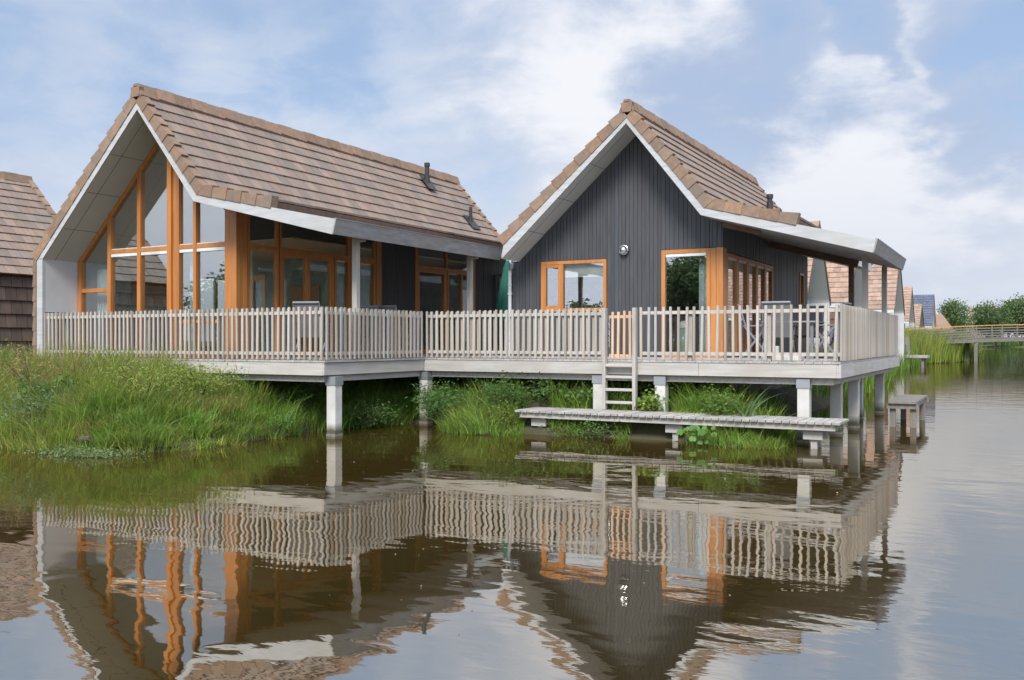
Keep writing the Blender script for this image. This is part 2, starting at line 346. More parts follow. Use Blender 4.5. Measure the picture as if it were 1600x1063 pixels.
# ------------------------------------------------------------------ tiles
def tile_field(mb, O, a, d, n, length, slope, expo, tw, spread=0.14, base=(1, 1, 1), stag=0.5, th=0.03):
    O, a, d, n = Vector(O), Vector(a).normalized(), Vector(d).normalized(), Vector(n).normalized()
    rows = max(1, round(slope / expo)); ex = slope / rows; cols = max(1, round(length / tw)); w_ = length / cols
    for r_ in range(rows):
        off = (stag * r_) % 1.0
        xs = [0.0] + [w_ * (k + off) for k in range(0 if off > 0.01 else 1, cols + 1) if w_ * (k + off) < length - 0.01] + [length]
        for x0, x1 in zip(xs[:-1], xs[1:]):
            t = rnd.random(); j = 1 + rnd.uniform(-spread, spread) * 0.95
            c = tuple(b * j * q for b, q in zip(base, (1.0 + 0.05 * (t - .5), 0.985, 0.97 + 0.10 * (.5 - t))))
            s0, s1 = ex * r_ - 0.03, ex * (r_ + 1)
            if r_ == 0: s0 = 0
            g_ = 0.007; lift = rnd.uniform(0, .006)
            def P(x, s, h): return O + a * x + d * s + n * h
            lo, hi = 0.004, 0.004 + th + lift
            mb.hexa([P(x0 + g_, s0, lo - .02), P(x1 - g_, s0, lo - .02), P(x1 - g_, s1, hi - th), P(x0 + g_, s1, hi - th),
                     P(x0 + g_, s0, lo + .012), P(x1 - g_, s0, lo + .012), P(x1 - g_, s1, hi + .012), P(x0 + g_, s1, hi + .012)], c)
def verge_row(mb, p0, p1, n_dir, vfront, depth, n, hgt, flip=1):
    """row of angled verge tiles along the roof edge from p0 to p1 (u, z pairs) at v = vfront"""
    p0, p1 = Vector((p0[0], 0, p0[1])), Vector((p1[0], 0, p1[1])); d = (p1 - p0) / n; dn = d.normalized()
    nn = Vector((n_dir[0], 0, n_dir[1])).normalized()
    for i in range(n):
        a = p0 + d * i; b = a + d * 1.06
        l0, l1 = hgt * 0.80, hgt * (1.0 + rnd.uniform(-.03, .03))
        q = [a - nn * 0.02, b - nn * 0.02, b + nn * l1, a + nn * l0]
        y0 = vfront - rnd.uniform(0, .008); y1 = vfront + depth
        g_ = rnd.uniform(.84, 1.14); k_ = rnd.uniform(-.05, .05); mb.cur = (g_ * (1 + k_), g_, g_ * (1 - k_))
        mb.hexa([Vector((q[0].x, y0, q[0].z)), Vector((q[1].x, y0 - .012, q[1].z)), Vector((q[1].x, y1, q[1].z)), Vector((q[0].x, y1, q[0].z)),
                 Vector((q[3].x, y0, q[3].z)), Vector((q[2].x, y0 - .012, q[2].z)), Vector((q[2].x, y1, q[2].z)), Vector((q[3].x, y1, q[3].z))])
    mb.cur = (1, 1, 1)
def ridge_row(mb, u, v0, v1, z, n, hw=0.17, drop=0.24):
    for i in range(n):
        a = v0 + (v1 - v0) * i / n; b = v0 + (v1 - v0) * (i + 1.05) / n; zz = z + (0.012 if i % 2 else 0)
        s0, s1 = 0.93, 1.0
        g_ = rnd.uniform(.84, 1.1); mb.cur = (g_, g_ * .98, g_ * .97)
        prof = [(-hw, -drop), (-hw * .35, 0), (hw * .35, 0), (hw, -drop)]
        vs = []
        for v_, s_ in ((a, s1), (b, s0)):
            for x, zz2 in prof: vs.append((u + x * s_, v_, zz + zz2 * (2 - s_)))
            for x, zz2 in prof[::-1]: vs.append((u + x * s_ * .8, v_, zz + zz2 - 0.05))
        f = [tuple(range(8))[::-1], tuple(range(8, 16))] + [(k, (k + 1) % 8, 8 + (k + 1) % 8, 8 + k) for k in range(8)]
        mb.add(vs, f)
    mb.cur = (1, 1, 1)
def lerp(a, b, t): return a + (b - a) * t
def line_z(pts, u):
    for (u0, z0), (u1, z1) in zip(pts[:-1], pts[1:]):
        if u0 <= u <= u1: return lerp(z0, z1, (u - u0) / (u1 - u0))
    return pts[0][1] if u < pts[0][0] else pts[-1][1]
def vent_pipe(parent, u, v, z, h, r=0.065, cap=True, flash=True, slope=1.2):
    m = MB(); m.tube([(u, v, z - .15), (u, v, z + h)], r, 14)
    if cap: m.tube([(u, v, z + h - .10), (u, v, z + h), (u, v, z + h + .012)], [r * 1.3, r * 1.35, r * 1.2], 14)
    m.tube([(u, v, z - .05), (u, v, z + .22)], r * 1.25, 14)
    o = m.build('vent_pipe', 'dark_metal', parent)
    if flash:
        q = MB(); d = Vector((1, 0, -slope)).normalized(); n = Vector((slope, 0, 1)).normalized(); c = Vector((u, v, z)) + n * .06
        q.beam(c - d * .28, c + d * .28, .42, .02, n); q.build('flashing', 'dark_metal', o)

def house_roof(root, A, KR, TR, LL, und, V0, V1, VC, u_tile, hgt, nR, nS, nL, slab_c='soffit_grey'):
    """A apex, KR right kink, TR canopy tip, LL left eave (board top line, u z); und underside points LL', A', KR', TR'"""
    LLu, Au, KRu, TRu = und
    def P(p, v): return (p[0], v, p[1])
    m = MB(); m.prism([P(LL, V0), P(LLu, V0), P(Au, V0), P(A, V0)], (0, V1 - V0, 0))
    m.prism([P(A, V0), P(Au, V0), P(KRu, V0), P(KR, V0)], (0, V1 - V0, 0))
    tt = (u_tile, line_z([KR, TR], u_tile)); tb = (u_tile, line_z([KRu, TRu], u_tile))
    m.prism([P(KR, VC), P(KRu, VC), P(tb, VC), P(tt, VC)], (0, V1 - VC, 0))
    m.build('soffit', slab_c, root)
    # soffit sheet joints
    j = MB(); dl = Vector((Au[0] - LLu[0], 0, Au[1] - LLu[1])); nl = Vector((dl.z, 0, -dl.x)).normalized()
    for t in (0.22, 0.47, 0.72):
        c = Vector((LLu[0], 0, LLu[1])) + dl * t + nl * .001
        j.beam((c.x, V0 + .03, c.z), (c.x, V0 + .85, c.z), .008, .004, nl)
    a_ = Vector((LLu[0], V0 + .28, LLu[1])) + nl * .001; b_ = Vector((Au[0], V0 + .28, Au[1])) + nl * .001
    j.beam(a_, b_, .008, .004, nl); j.build('soffit_joint', 'dark_metal', root)
    c = MB(); c.prism([P(KR, V0), P(KRu, V0), P(TRu, V0), P(TR, V0)], (0, VC - V0, 0)); can = c.build('canopy', 'fascia_grey', root)
    b = MB(); e = (0, -.028, 0); y = V0
    b.prism([P(LL, y), P(LLu, y), P(Au, y), P(A, y)], e); b.prism([P(A, y), P(Au, y), P(KRu, y), P(KR, y)], e); b.prism([P(KR, y), P(KRu, y), P(TRu, y), P(TR, y)], e)
    b.build('bargeboard', 'fascia', root)
    f = MB(); f.prism([P(TR, V0 - .028), P(TRu, V0 - .028), P(TRu, VC), P(TR, VC)], (.028, 0, .0)); f.build('fascia', 'fascia_grey', root)
    t = MB(); t.box(TR[0] - .02, TR[0] + .035, V0 - .03, VC, TR[1] + .004, TR[1] + .02); t.build('zinc_trim', 'zinc', root)
    # tiles
    m = MB()
    def field(p0, p1, nrm, expo, v0=V0, v1=V1, sp=.14):
        d = Vector((p1[0] - p0[0], 0, p1[1] - p0[1])); n = Vector((nrm[0], 0, nrm[1])).normalized()
        if n.dot(Vector((-d.z, 0, d.x))) < 0 and False: pass
        tile_field(m, Vector((p0[0], v0 + .06, p0[1])) + n * (hgt - .09), (0, 1, 0), d, n, v1 - v0 - .06, d.length, expo, .30, sp, stag=.36)
    nr = (-(KR[1] - A[1]), KR[0] - A[0]); ns = (-(tt[1] - KR[1]), tt[0] - KR[0]); nl = ((A[1] - LL[1]) * -1, -(LL[0] - A[0]) * 1)
    nl = (-(A[1] - LL[1]), (A[0] - LL[0]))
    field(A, KR, nr, .335); field(KR, tt, ns, .335); field(A, LL, nl, .335)
    roof = m.build('roof', 'tile', root)
    # under-layer closing the roof beneath the tiles
    m = MB()
    for p0, p1, n_ in ((A, KR, nr), (KR, tt, ns), (A, LL, nl)):
        n = Vector((n_[0], 0, n_[1])).normalized() * (hgt - .10)
        q = [Vector((p0[0], V0 + .05, p0[1])), Vector((p1[0], V0 + .05, p1[1])), Vector((p1[0], V0 + .05, p1[1])) + n, Vector((p0[0], V0 + .05, p0[1])) + n]
        m.prism(q, (0, V1 - V0 - .06, 0))
    m.build('roof_deck', 'brown_wood', roof)
    m = MB()
    verge_row(m, A, KR, nr, V0 - .035, .17, nR, hgt); verge_row(m, KR, tt, ns, V0 - .035, .17, nS, hgt); verge_row(m, A, LL, nl, V0 - .035, .17, nL, hgt); m.build('verge_tiles', 'verge_tile', roof); m = MB()
    verge_row(m, A, KR, nr, V1 - .12, .17, nR, hgt); verge_row(m, A, LL, nl, V1 - .12, .17, nL, hgt); verge_row(m, KR, tt, ns, V1 - .12, .17, nS, hgt)
    m.build('verge_tiles', 'verge_tile', roof)
    m = MB(); ridge_row(m, A[0], V0 - .05, V1 + .05, A[1] + hgt * 1.62, 27)
    m.hexa([(A[0] - .10, V0 - .06, A[1] + .08), (A[0] + .10, V0 - .06, A[1] + .08), (A[0] + .10, V0 + .05, A[1] + .08), (A[0] - .10, V0 + .05, A[1] + .08),
            (A[0] - .13, V0 - .065, A[1] + hgt * 1.3), (A[0] + .13, V0 - .065, A[1] + hgt * 1.3), (A[0] + .13, V0 + .05, A[1] + hgt * 1.3), (A[0] - .13, V0 + .05, A[1] + hgt * 1.3)])
    m.build('ridge_tiles', 'verge_tile', roof)
    return roof, can

def vframe(mb, s0, s1, z0, z1, put, fw=.07, dep=.09, cuts=(), trans=()):
    """window frame; put(s0,s1,z0,z1,d0,d1) draws a box in the wall plane"""
    put(mb, s0, s0 + fw, z0, z1, 0, dep); put(mb, s1 - fw, s1, z0, z1, 0, dep)
    put(mb, s0 + fw, s1 - fw, z0, z0 + fw, .003, dep - .003); put(mb, s0 + fw, s1 - fw, z1 - fw, z1, .003, dep - .003)
    for c in cuts: put(mb, c - fw * .5, c + fw * .5, z0 + fw, z1 - fw, .002, dep - .004)
def put_front(v):       # wall facing -v
    def f(mb, s0, s1, z0, z1, d0, d1): mb.box(s0, s1, v + d0, v + d1, z0, z1)
    return f
def put_side(u):        # wall facing +u
    def f(mb, s0, s1, z0, z1, d0, d1): mb.box(u - d1, u - d0, s0, s1, z0, z1)
    return f
def window(root, name, s0, s1, z0, z1, put, pane_d=.05, fw=.07, cuts=(), glass='glass', m='orange_wood', blind=None, handle=None):
    a = MB(); a.jit = .08; vframe(a, s0, s1, z0, z1, put, fw, .09, cuts); o = a.build(name, m, root, bevel=.004)
    q = MB(); put(q, s0 + fw * .8, s1 - fw * .8, z0 + fw * .8, z1 - fw * .8, pane_d, pane_d + .006)
    q.build('pane', glass, o)
    if blind:
        q = MB(); put(q, s0 + fw + .01, s1 - fw - .01, z1 - fw - blind, z1 - fw - .002, pane_d - .035, pane_d - .004); q.build('blind_box', 'white_plastic', o)
    if handle:
        q = MB(); put(q, handle - .012, handle + .012, 2.3, 2.45, -.03, -.003); put(q, handle - .015, handle + .1, 2.38, 2.405, -.05, -.032); q.build('handle', 'steel', o)
    return o

DZ = 1.37          # deck level
# ------------------------------------------------------------------ house with the glazed gable
HL = thing('house', (-16, 18, 1.2), 'brown tiled house whose whole gable is glazed in orange timber frames', 'house', 'waterside holiday houses')
LA, LKR, LTR, LLL = (-15.79, 6.63), (-14.05, 4.60), (-10.62, 3.885), (-19.02, 3.53)
LU = ((-18.84, 3.54 - .02), (-15.77, 6.45), (-14.15, 4.46), (-10.69, 3.62))
roofL, canL = house_roof(HL, LA, LKR, LTR, LLL, LU, 12.85, 25.0, 18.85, -12.15, .215, 9, 5, 13)
vent_pipe(roofL, -15.32, 22.7, 6.36, .62); vent_pipe(roofL, -14.42, 23.7, 5.25, .5, .05, cap=False)
m = MB(); m.jit = .04          # left fin wall, white boards inside, tiles outside
for a_, b_ in ((12.88, 17.0), (18.9, 24.9)): m.box(-18.97, -18.84, a_, b_, 2.36, 3.62); m.box(-18.97, -18.84, a_, b_, 1.0, 2.345)
m.box(-18.97, -18.84, 17.0, 18.9, 1.0, 1.5); m.box(-18.97, -18.84, 17.0, 18.9, 3.45, 3.62); m.build('wall', 'white_board', HL)
m = MB(); m.box(-19.03, -18.835, 12.822, 12.878, 1.05, 3.55); m.build('wall_edge_board', 'fascia', HL)
m = MB(); tile_field(m, (-19.0, 12.84, 3.62), (0, 1, 0), (0, 0, -1), (-1, 0, 0), 4.15, 2.6, .34, .3); tile_field(m, (-19.0, 18.9, 3.62), (0, 1, 0), (0, 0, -1), (-1, 0, 0), 6.0, 2.6, .34, .3); tile_field(m, (-19.0, 17.0, 1.5), (0, 1, 0), (0, 0, -1), (-1, 0, 0), 1.9, .5, .34, .3); m.build('tile_cladding', 'dark_tile', HL)
m = MB()
for i in range(8):
    m.cur = tuple([rnd.uniform(.8, 1.15)] * 3); z = 3.58 - .325 * i
    m.hexa([(-19.16, 12.80, z - .335), (-19.035, 12.80, z - .335), (-19.035, 12.95, z - .335), (-19.16, 12.95, z - .335), (-19.13, 12.81, z), (-19.035, 12.81, z), (-19.035, 12.95, z), (-19.13, 12.95, z)])
m.build('verge_tiles', 'verge_tile', HL)
m = MB(); m.box(-18.95, -12.6, 14.25, 24.8, -.4, DZ - .27); m.build('foundation', 'found', HL)
m = MB(); m.box(-18.83, -13.9, 13.7, 24.8, DZ - .1, DZ - .01); m.build('floor', 'floor_wood', HL)
# gable glazing
GV = 13.68; under = [LU[0], LU[1], LU[2], (LU[3][0], LU[3][1])]
def uz(u): return line_z(under, u)
fr = MB(); fr.jit = .07; W = .09
muls = [(-18.76, .13), (-17.75, .11), (-16.78, .11), (-15.835, .13), (-15.60, .13), (-15.07, .09), (-14.16, .08)]
for u, wd in muls:
    t0, t1 = uz(u - wd / 2) + .02, uz(u + wd / 2) + .02
    fr.hexa([(u - wd / 2, GV, DZ), (u + wd / 2, GV, DZ), (u + wd / 2, GV + .13, DZ), (u - wd / 2, GV + .13, DZ), (u - wd / 2, GV, t0), (u + wd / 2, GV, t1), (u + wd / 2, GV + .13, t1), (u - wd / 2, GV + .13, t0)])
for a, b in ((under[0], under[1]), (under[1], under[2])):
    d = Vector((b[0] - a[0], 0, b[1] - a[1])).normalized(); n = Vector((d.z, 0, -d.x)) * (.10)
    if n.z > 0: n = -n
    A0, B0 = Vector((a[0], GV + .01, a[1])), Vector((b[0], GV + .01, b[1]))
    fr.prism([A0, B0, B0 + n, A0 + n], (0, .115, 0))
us = [q[0] for q in muls]
for i in range(len(us) - 1):
    if i == 3: continue
    a, b = us[i] + muls[i][1] / 2, us[i + 1] - muls[i + 1][1] / 2
    zt = 2.86 if i == 0 else 3.70
    fr.box(a, b, GV + .006, GV + .12, zt - .045, zt + .045); fr.box(a, b, GV + .006, GV + .12, DZ, DZ + .09)
fr.box(us[4] + .065, us[6] - .04, GV + .006, GV + .12, 2.09, 2.16)
fr.box(-15.77, -15.665, GV + .05, GV + .11, DZ, uz(-15.7))
gw = fr.build('gable_window', 'orange_wood', HL, bevel=.004)
pn = MB()
for i in range(len(us) - 1):
    a, b = us[i] + .03, us[i + 1] - .03
    for z0, z1 in (((DZ, 2.86), (2.86, None)) if i == 0 else ((DZ, 3.70), (3.70, None))):
        if z1: pn.prism([(a, GV + .06, z0), (b, GV + .06, z0), (b, GV + .06, z1), (a, GV + .06, z1)], (0, .006, 0))
        else:
            pts = [(a, GV + .06, z0), (b, GV + .06, z0), (b, GV + .06, max(z0 + .02, uz(b)))]
            if uz(a) > z0 + .02: pts.append((a, GV + .06, uz(a)))
            pn.prism(pts, (0, .006, 0))
pn.build('pane', 'glass', gw)
bl = MB()
for i in (1, 2, 4, 5): bl.box(us[i] + muls[i][1] / 2 + .01, us[i + 1] - muls[i + 1][1] / 2 - .01, GV + .012, GV + .055, 3.585, 3.65)
for i in (1, 2, 4, 5): bl.box(us[i] + muls[i][1] / 2 + .004, us[i + 1] - muls[i + 1][1] / 2 - .004, GV + .03, GV + .055, 3.75, 3.765)
bl.build('blind_box', 'white_plastic', gw)
m = MB(); m.jit = .05; m.box(-14.115, -13.97, GV - .03, GV + .10, DZ, 4.48); m.box(-13.965, -13.83, GV - .045, GV + .14, DZ, 4.46); m.box(-13.94, -13.83, GV + .145, GV + .27, DZ, 4.46)
m.build('corner_post', 'orange_wood', HL, bevel=.006)
# side wall facing the terrace
SU = -13.85; ps = put_side(SU); TZ = 3.68
def topz(v): return line_z([LU[2], LU[3]], SU) - .0
UPZ = topz(0)
segs = [('window', 13.98, 14.88, (), None), ('glazed_door', 14.92, 16.70, (15.81,), 14.99), ('window', 16.72, 17.28, (), None), ('window', 17.55, 18.28, (), None), ('glazed_door', 20.05, 21.50, (), 20.13), ('window', 21.54, 22.86, (22.3,), None)]
for nm, a, b, cuts, hd in segs:
    window(HL, nm, a, b, DZ, TZ, ps, cuts=cuts, fw=.13 if nm == 'glazed_door' else .07, handle=hd, glass='glass_clear')
for a, b, cuts in ((13.98, 14.88, ()), (14.92, 17.28, ()), (17.55, 18.28, ()), (20.05, 22.86, (21.5,))):
    window(HL, 'window', a, b, TZ + .002, UPZ, ps, cuts=cuts, fw=.05, glass='glass_clear')
for q_ in ((18.30, 18.50), (17.285, 17.545), (22.9, 23.02), (19.97, 20.04)):
    m = MB(); m.jit = .06; ps(m, *q_, DZ, UPZ, -.01, .11); m.build('door_jamb', 'orange_wood', HL, bevel=.004)
m = MB(); m.jit = .10
v = 18.51
while v < 19.96:
    m.box(SU - .06, SU - .012 + rnd.uniform(0, .005), v, min(v + .118, 19.965), DZ, UPZ); v += .124
m.box(SU - .09, SU - .065, 18.51, 19.96, DZ, UPZ); m.build('cladding', 'black_side', HL); m = MB(); m.jit = .10
v = 23.03
while v < 24.8: m.box(SU - .06, SU - .012 + rnd.uniform(0, .005), v, v + .118, DZ, UPZ); v += .124
m.build('cladding', 'black_side', HL)
m = MB()     # rooms
m.box(-18.83, -18.8, 13.85, 17.0, DZ, 3.6); m.box(-18.83, -18.8, 17.0, 18.9, DZ, 1.5)
m.box(-18.79, -13.95, 19.2, 19.3, DZ, 3.94); m.build('interior_wall', 'teal_wall', HL)
m = MB(); m.jit = .08
for i in range(3, 32): m.box(-18.79 + i * .152, -18.79 + i * .152 + .148, 15.4, 22.9, 3.95, 3.99)
m.build('ceiling', 'ceiling_wood', HL)
m = MB(); m.box(-18.79, -13.95, 22.95, 23.02, DZ, 3.68); m.build('hall_wall', 'pale_wall', HL)
def put_left(mb, s0, s1, z0, z1, d0, d1): mb.box(-18.96 + d0, -18.96 + d1, s0, s1, z0, z1)
window(HL, 'window', 17.0, 18.9, 1.5, 3.45, put_left, fw=.08, cuts=(17.9,), glass='glass_clear', m='ceiling_wood')
m = MB(); m.prism([(-18.8, 24.85, 1.0), (-13.9, 24.85, 1.0), (-13.9, 24.85, 4.4), (-15.77, 24.85, 6.5), (-18.8, 24.85, 3.55)], (0, .1, 0)); m.build('rear_wall', 'white_board', HL)
m = MB()
for u in (-16.9, -15.1): m.box(u - .5, u + .5, 19.15, 19.195, DZ, 3.2); m.box(u - .42, u + .42, 19.14, 19.149, DZ, 3.12)
m.build('interior_door', 'ceiling_wood', HL)
for v in (13.9, 18.05):
    m = MB(); zt = line_z([LU[2], LU[3]], -11.0); m.box(-11.055, -10.945, v - .055, v + .055, DZ, zt + .0); m.box(-10.95, -10.80, v - .05, v + .05, zt - .10, zt + .0)
    m.box(-11.07, -10.93, v - .07, v + .07, DZ, DZ + .03); m.build('canopy_post', 'grey_wood', HL, bevel=.005)

# ------------------------------------------------------------------ house with the dark boarded gable
HR = thing('house', (-7.5, 23, 1.2), 'brown tiled house with a charcoal vertical board gable and two orange windows', 'house', 'waterside holiday houses')
RA, RKR, RTR, RLL = (-7.21, 6.46), (-5.53, 4.43), (-2.29, 3.60), (-10.19, 3.92)
RU = ((-10.24, 3.58), (-7.23, 6.31), (-5.62, 4.27), (-2.36, 3.36))
roofR, canR = house_roof(HR, RA, RKR, RTR, RLL, RU, 18.2, 28.8, 23.1, -3.75, .215, 10, 5, 11)
vent_pipe(roofR, -6.06, 26.0, 5.38, .42, .07, flash=False); vent_pipe(roofR, -4.6, 21.6, 4.35, .15, .04, flash=False)
m = MB(); m.jit = .13; RV = 19.0; u = -10.5
underR = [(-10.6, 3.52), (-10.24, 3.56)] + list(RU[1:])
holes = [(-9.66, -8.01, 2.385, 3.555), (-6.75, -5.40, 0, 3.685)]
while u < -5.41:
    b = min(u + rnd.choice((.07, .092, .092, .105)), -5.40); c = (u + b) / 2
    z0 = DZ - .04; t0, t1 = line_z(underR, u), line_z(underR, b)
    y = RV + rnd.uniform(0, .008)
    spans = [(z0, None)]
    cut = [b]
    for h in holes:     # boards are cut at the openings
        if u < h[0] < b or u < h[1] < b: b = h[0] if u < h[0] < b else h[1]
    c = (u + b) / 2; t1 = line_z(underR, b)
    for h in holes:
        if h[0] <= c <= h[1]: spans = ([(z0, h[2])] if h[2] > z0 else []) + [(h[3], None)]
    for s0, s1 in spans:
        a_, b_ = (t0, t1) if s1 is None else (s1, s1)
        m.hexa([(u + .003, y, s0), (b - .004, y, s0), (b - .004, RV + .03, s0), (u + .003, RV + .03, s0), (u + .003, y, a_), (b - .004, y, b_), (b - .004, RV + .03, b_), (u + .003, RV + .03, a_)])
    u = b
m.build('cladding', 'black_clad', HR)
m = MB()      # backing wall with openings
for a, b, z0, z1 in ((-10.49, -9.6, DZ - .05, 3.5), (-9.6, -8.07, DZ - .05, 2.36), (-8.07, -6.7, DZ - .05, 5.2), (-9.6, -8.07, 3.56, 4.0), (-6.7, -5.45, 3.70, 4.15)): m.box(a, b, RV + .031, RV + .12, z0, z1)
m.prism([(-9.6, RV + .034, 4.0), (-6.0, RV + .034, 4.15), (-5.8, RV + .034, 4.4), (-7.23, RV + .034, 6.2)], (0, .08, 0))
m.build('wall', 'black_side', HR)
# right flank
m = MB(); m.jit = .18; v = 19.03; sz = 4.18
while v < 27.9:
    b = min(v + .12, 27.9); cc = (v + b) / 2
    sp = [(3.62, sz)] if cc < 23.48 else ([(DZ - .2, 2.30), (3.66, sz)] if 26.72 < cc < 27.34 else [(DZ - .2, sz)])
    for z0, z1 in sp: m.box(-5.46, -5.408 + rnd.uniform(0, .008), v + .003, b - .003, z0, z1)
    v = b
m.box(-5.6, -5.47, 23.5, 26.7, DZ - .2, sz); m.box(-5.6, -5.47, 27.35, 27.9, DZ - .2, sz); m.box(-10.45, -5.47, 27.8, 27.9, DZ - .2, sz); m.box(-10.48, -10.4, 19.13, 27.9, DZ - .2, 3.6)
m.build('flank_cladding', 'black_side', HR)
m = MB(); m.box(-10.4, -5.5, 19.3, 27.7, -.4, DZ - .16); m.build('foundation', 'found', HR)
m = MB(); m.box(-10.39, -5.48, 19.13, 27.7, DZ - .12, DZ - .01); m.build('floor', 'floor_wood', HR)
m = MB(); m.box(-10.39, -5.62, 24.2, 24.3, DZ, 3.69); m.box(-8.0, -7.9, 19.2, 24.2, DZ, 3.69); m.build('interior_wall', 'room_grey', HR)
m = MB(); m.box(-10.39, -5.48, 19.13, 27.7, 3.70, 3.76); m.build('ceiling', 'white_board', HR)
pf = put_front(RV - .025)
w1 = window(HR, 'window', -9.65, -8.02, 2.39, 3.545, pf, fw=.075, cuts=(-9.12,))
q = MB(); pf(q, -9.58, -9.16, 2.46, 2.53, .012, .06); pf(q, -9.58, -9.16, 3.40, 3.47, .012, .06); pf(q, -9.58, -9.525, 2.53, 3.40, .012, .06); pf(q, -9.215, -9.16, 2.53, 3.40, .012, .06); q.build('casement', 'orange_wood', w1)
q = MB(); pf(q, -9.07, -8.1, 3.17, 3.47, .10, .12); q.build('roller_blind', 'white_plastic', w1)
window(HR, 'window', -6.74, -5.66, DZ, 3.675, pf, fw=.085, blind=.065)
m = MB(); m.jit = .05; m.box(-5.655, -5.535, RV - .035, RV + .09, DZ, 3.675); m.box(-5.53, -5.385, RV - .04, RV + .115, DZ, 3.68); m.box(-5.47, -5.385, RV + .12, RV + .27, DZ, 3.675); m.build('corner_post', 'orange_wood', HR, bevel=.006)
pr = put_side(-5.385); vv = [19.28, 20.15, 21.02, 21.85, 22.68, 23.46]
for i, (a, b) in enumerate(zip(vv[:-1], vv[1:])): window(HR, 'glazed_door' if i in (2, 3) else 'window', a + .004, b - .004, DZ, 3.60, pr, fw=.085, blind=.05, glass='glass')
window(HR, 'window', 26.74, 27.32, 2.31, 3.65, pr, fw=.06)
for v in (19.9, 23.0):
    m = MB(); zt = line_z([RU[2], RU[3]], -2.72); m.box(-2.775, -2.665, v - .055, v + .055, DZ, zt); m.box(-2.79, -2.65, v - .07, v + .07, DZ, DZ + .03); m.build('canopy_post', 'grey_wood', HR, bevel=.005)
m = MB(); m.beam((-5.38, 23.0, line_z([RU[2], RU[3]], -5.38) - .085), (-3.3, 23.0, line_z([RU[2], RU[3]], -3.3) - .085), .09, .16); m.build('canopy_beam', 'brown_wood', HR); m = MB(); m.beam((-5.38, 18.9, line_z([RU[2], RU[3]], -5.38) - .06), (-4.6, 18.9, line_z([RU[2], RU[3]], -4.6) - .06), .06, .1); m.build('canopy_beam', 'brown_wood', HR)
m = MB(); zt = line_z([RU[2], RU[3]], -3.45) - .16; m.box(-3.51, -3.39, 22.94, 23.06, DZ, zt); m.build('canopy_post', 'brown_wood', HR, bevel=.005)
m = MB(); m.tube([(-10.28, 18.75, 3.62), (-10.29, 18.76, 3.52), (-10.36, 18.85, 3.44), (-10.43, 18.92, 3.36), (-10.44, 18.93, 3.2), (-10.44, 18.93, DZ)], .042, 12)
m.tube([(-10.44, 18.93, 2.80), (-10.44, 18.93, 2.86)], .055, 12); m.tube([(-10.44, 18.93, 3.02), (-10.44, 18.93, 3.05)], .05, 12); m.build('downpipe', 'pvc_grey', HR, smooth=False)

WL = thing('wall_lamp', (-7.59, 18.98, 3.72), 'round chrome wall lamp high on the charcoal board gable', 'wall lamp')
m = MB(); m.tube([(-7.59, 18.995, 3.72), (-7.59, 18.95, 3.72)], .10, 24); m.build('backplate', 'steel', WL)
m = MB(); m.tube([(-7.59, 18.948 - q, 3.72) for q in (0, .03, .07, .10, .115)], [.09, .095, .08, .045, .005], 20); m.build('shade', 'steel', WL, smooth=True)
m = MB(); m.tube([(-7.59 + .1 * math.cos(a), 18.93, 3.72 + .1 * math.sin(a)) for a in np.linspace(0, 2 * math.pi, 25)], .012, 8); m.build('rim', 'steel', WL)

# ------------------------------------------------------------------ deck, piles
DK = thing('deck', (-7, 16, 0), 'L shaped grey timber terrace on white concrete piles over the water', 'deck')
m = MB(); m.jit = .12
u = -18.8
while u < -10.93: m.box(u, u + .138, 12.81, 14.2 if u < -13.95 else 23.5, DZ - .035, DZ); u += .145
while u < -2.62: m.box(u, u + .138, 15.97 if u > -10.9 else 12.81, 19.0 if u < -5.4 else 24.6, DZ - .035, DZ); u += .145
m.build('deck_boards', 'deck_wood', DK)
m = MB(); m.jit = .05; F0, F1 = 1.10, 1.33
m.box(-18.8, -14.5, 12.82, 12.86, F0, F1); m.box(-14.495, -10.90, 12.82, 12.86, F0, F1); m.build('front_fascia', 'grey_beam', DK, bevel=.004)
m = MB(); m.jit = .05; m.box(-10.90, -10.86, 12.82, 15.98, F0 + .004, F1 - .003); m.build('side_fascia', 'grey_beam', DK, bevel=.004)
m = MB(); m.jit = .05; m.box(-10.858, -6.8, 15.98, 16.02, F0, F1); m.box(-6.795, -4.98, 15.98, 16.02, F0, F1); m.box(-4.975, -2.63, 15.98, 16.02, F0, F1); m.build('front_fascia', 'grey_beam', DK, bevel=.004)
m = MB(); m.jit = .05; m.box(-2.60, -2.56, 15.98, 24.6, F0, F1); m.box(-2.63, -2.60, 15.99, 24.6, F0, F1); m.build('end_fascia', 'grey_beam', DK, bevel=.004)
m = MB(); m.jit = .1
m.box(-18.8, -10.96, 12.93, 12.99, .98, F0 - .003); m.box(-11.0, -10.94, 12.995, 16.1, .985, F0 - .003); m.box(-10.93, -2.7, 16.10, 16.16, .98, F0 - .003); m.box(-2.76, -2.70, 16.17, 24.4, .985, F0 - .003)
for v in (17.6, 19.2, 21.5): m.box(-10.9, -2.8, v, v + .07, 1.0, F1 - .05)
m.box(-18.7, -11.0, 14.1, 14.17, 1.0, F1 - .05); m.build('beam', 'deck_wood', DK)
pile_spots = [(-10.86, 13.10), (-10.86, 15.95 + .1), (-6.95, 16.13), (-5.72, 16.13), (-3.18, 16.13), (-2.95, 17.9), (-2.85, 19.3), (-3.1, 21.6), (-2.9, 23.6), (-6.95, 18.5), (-9.4, 18.3)]
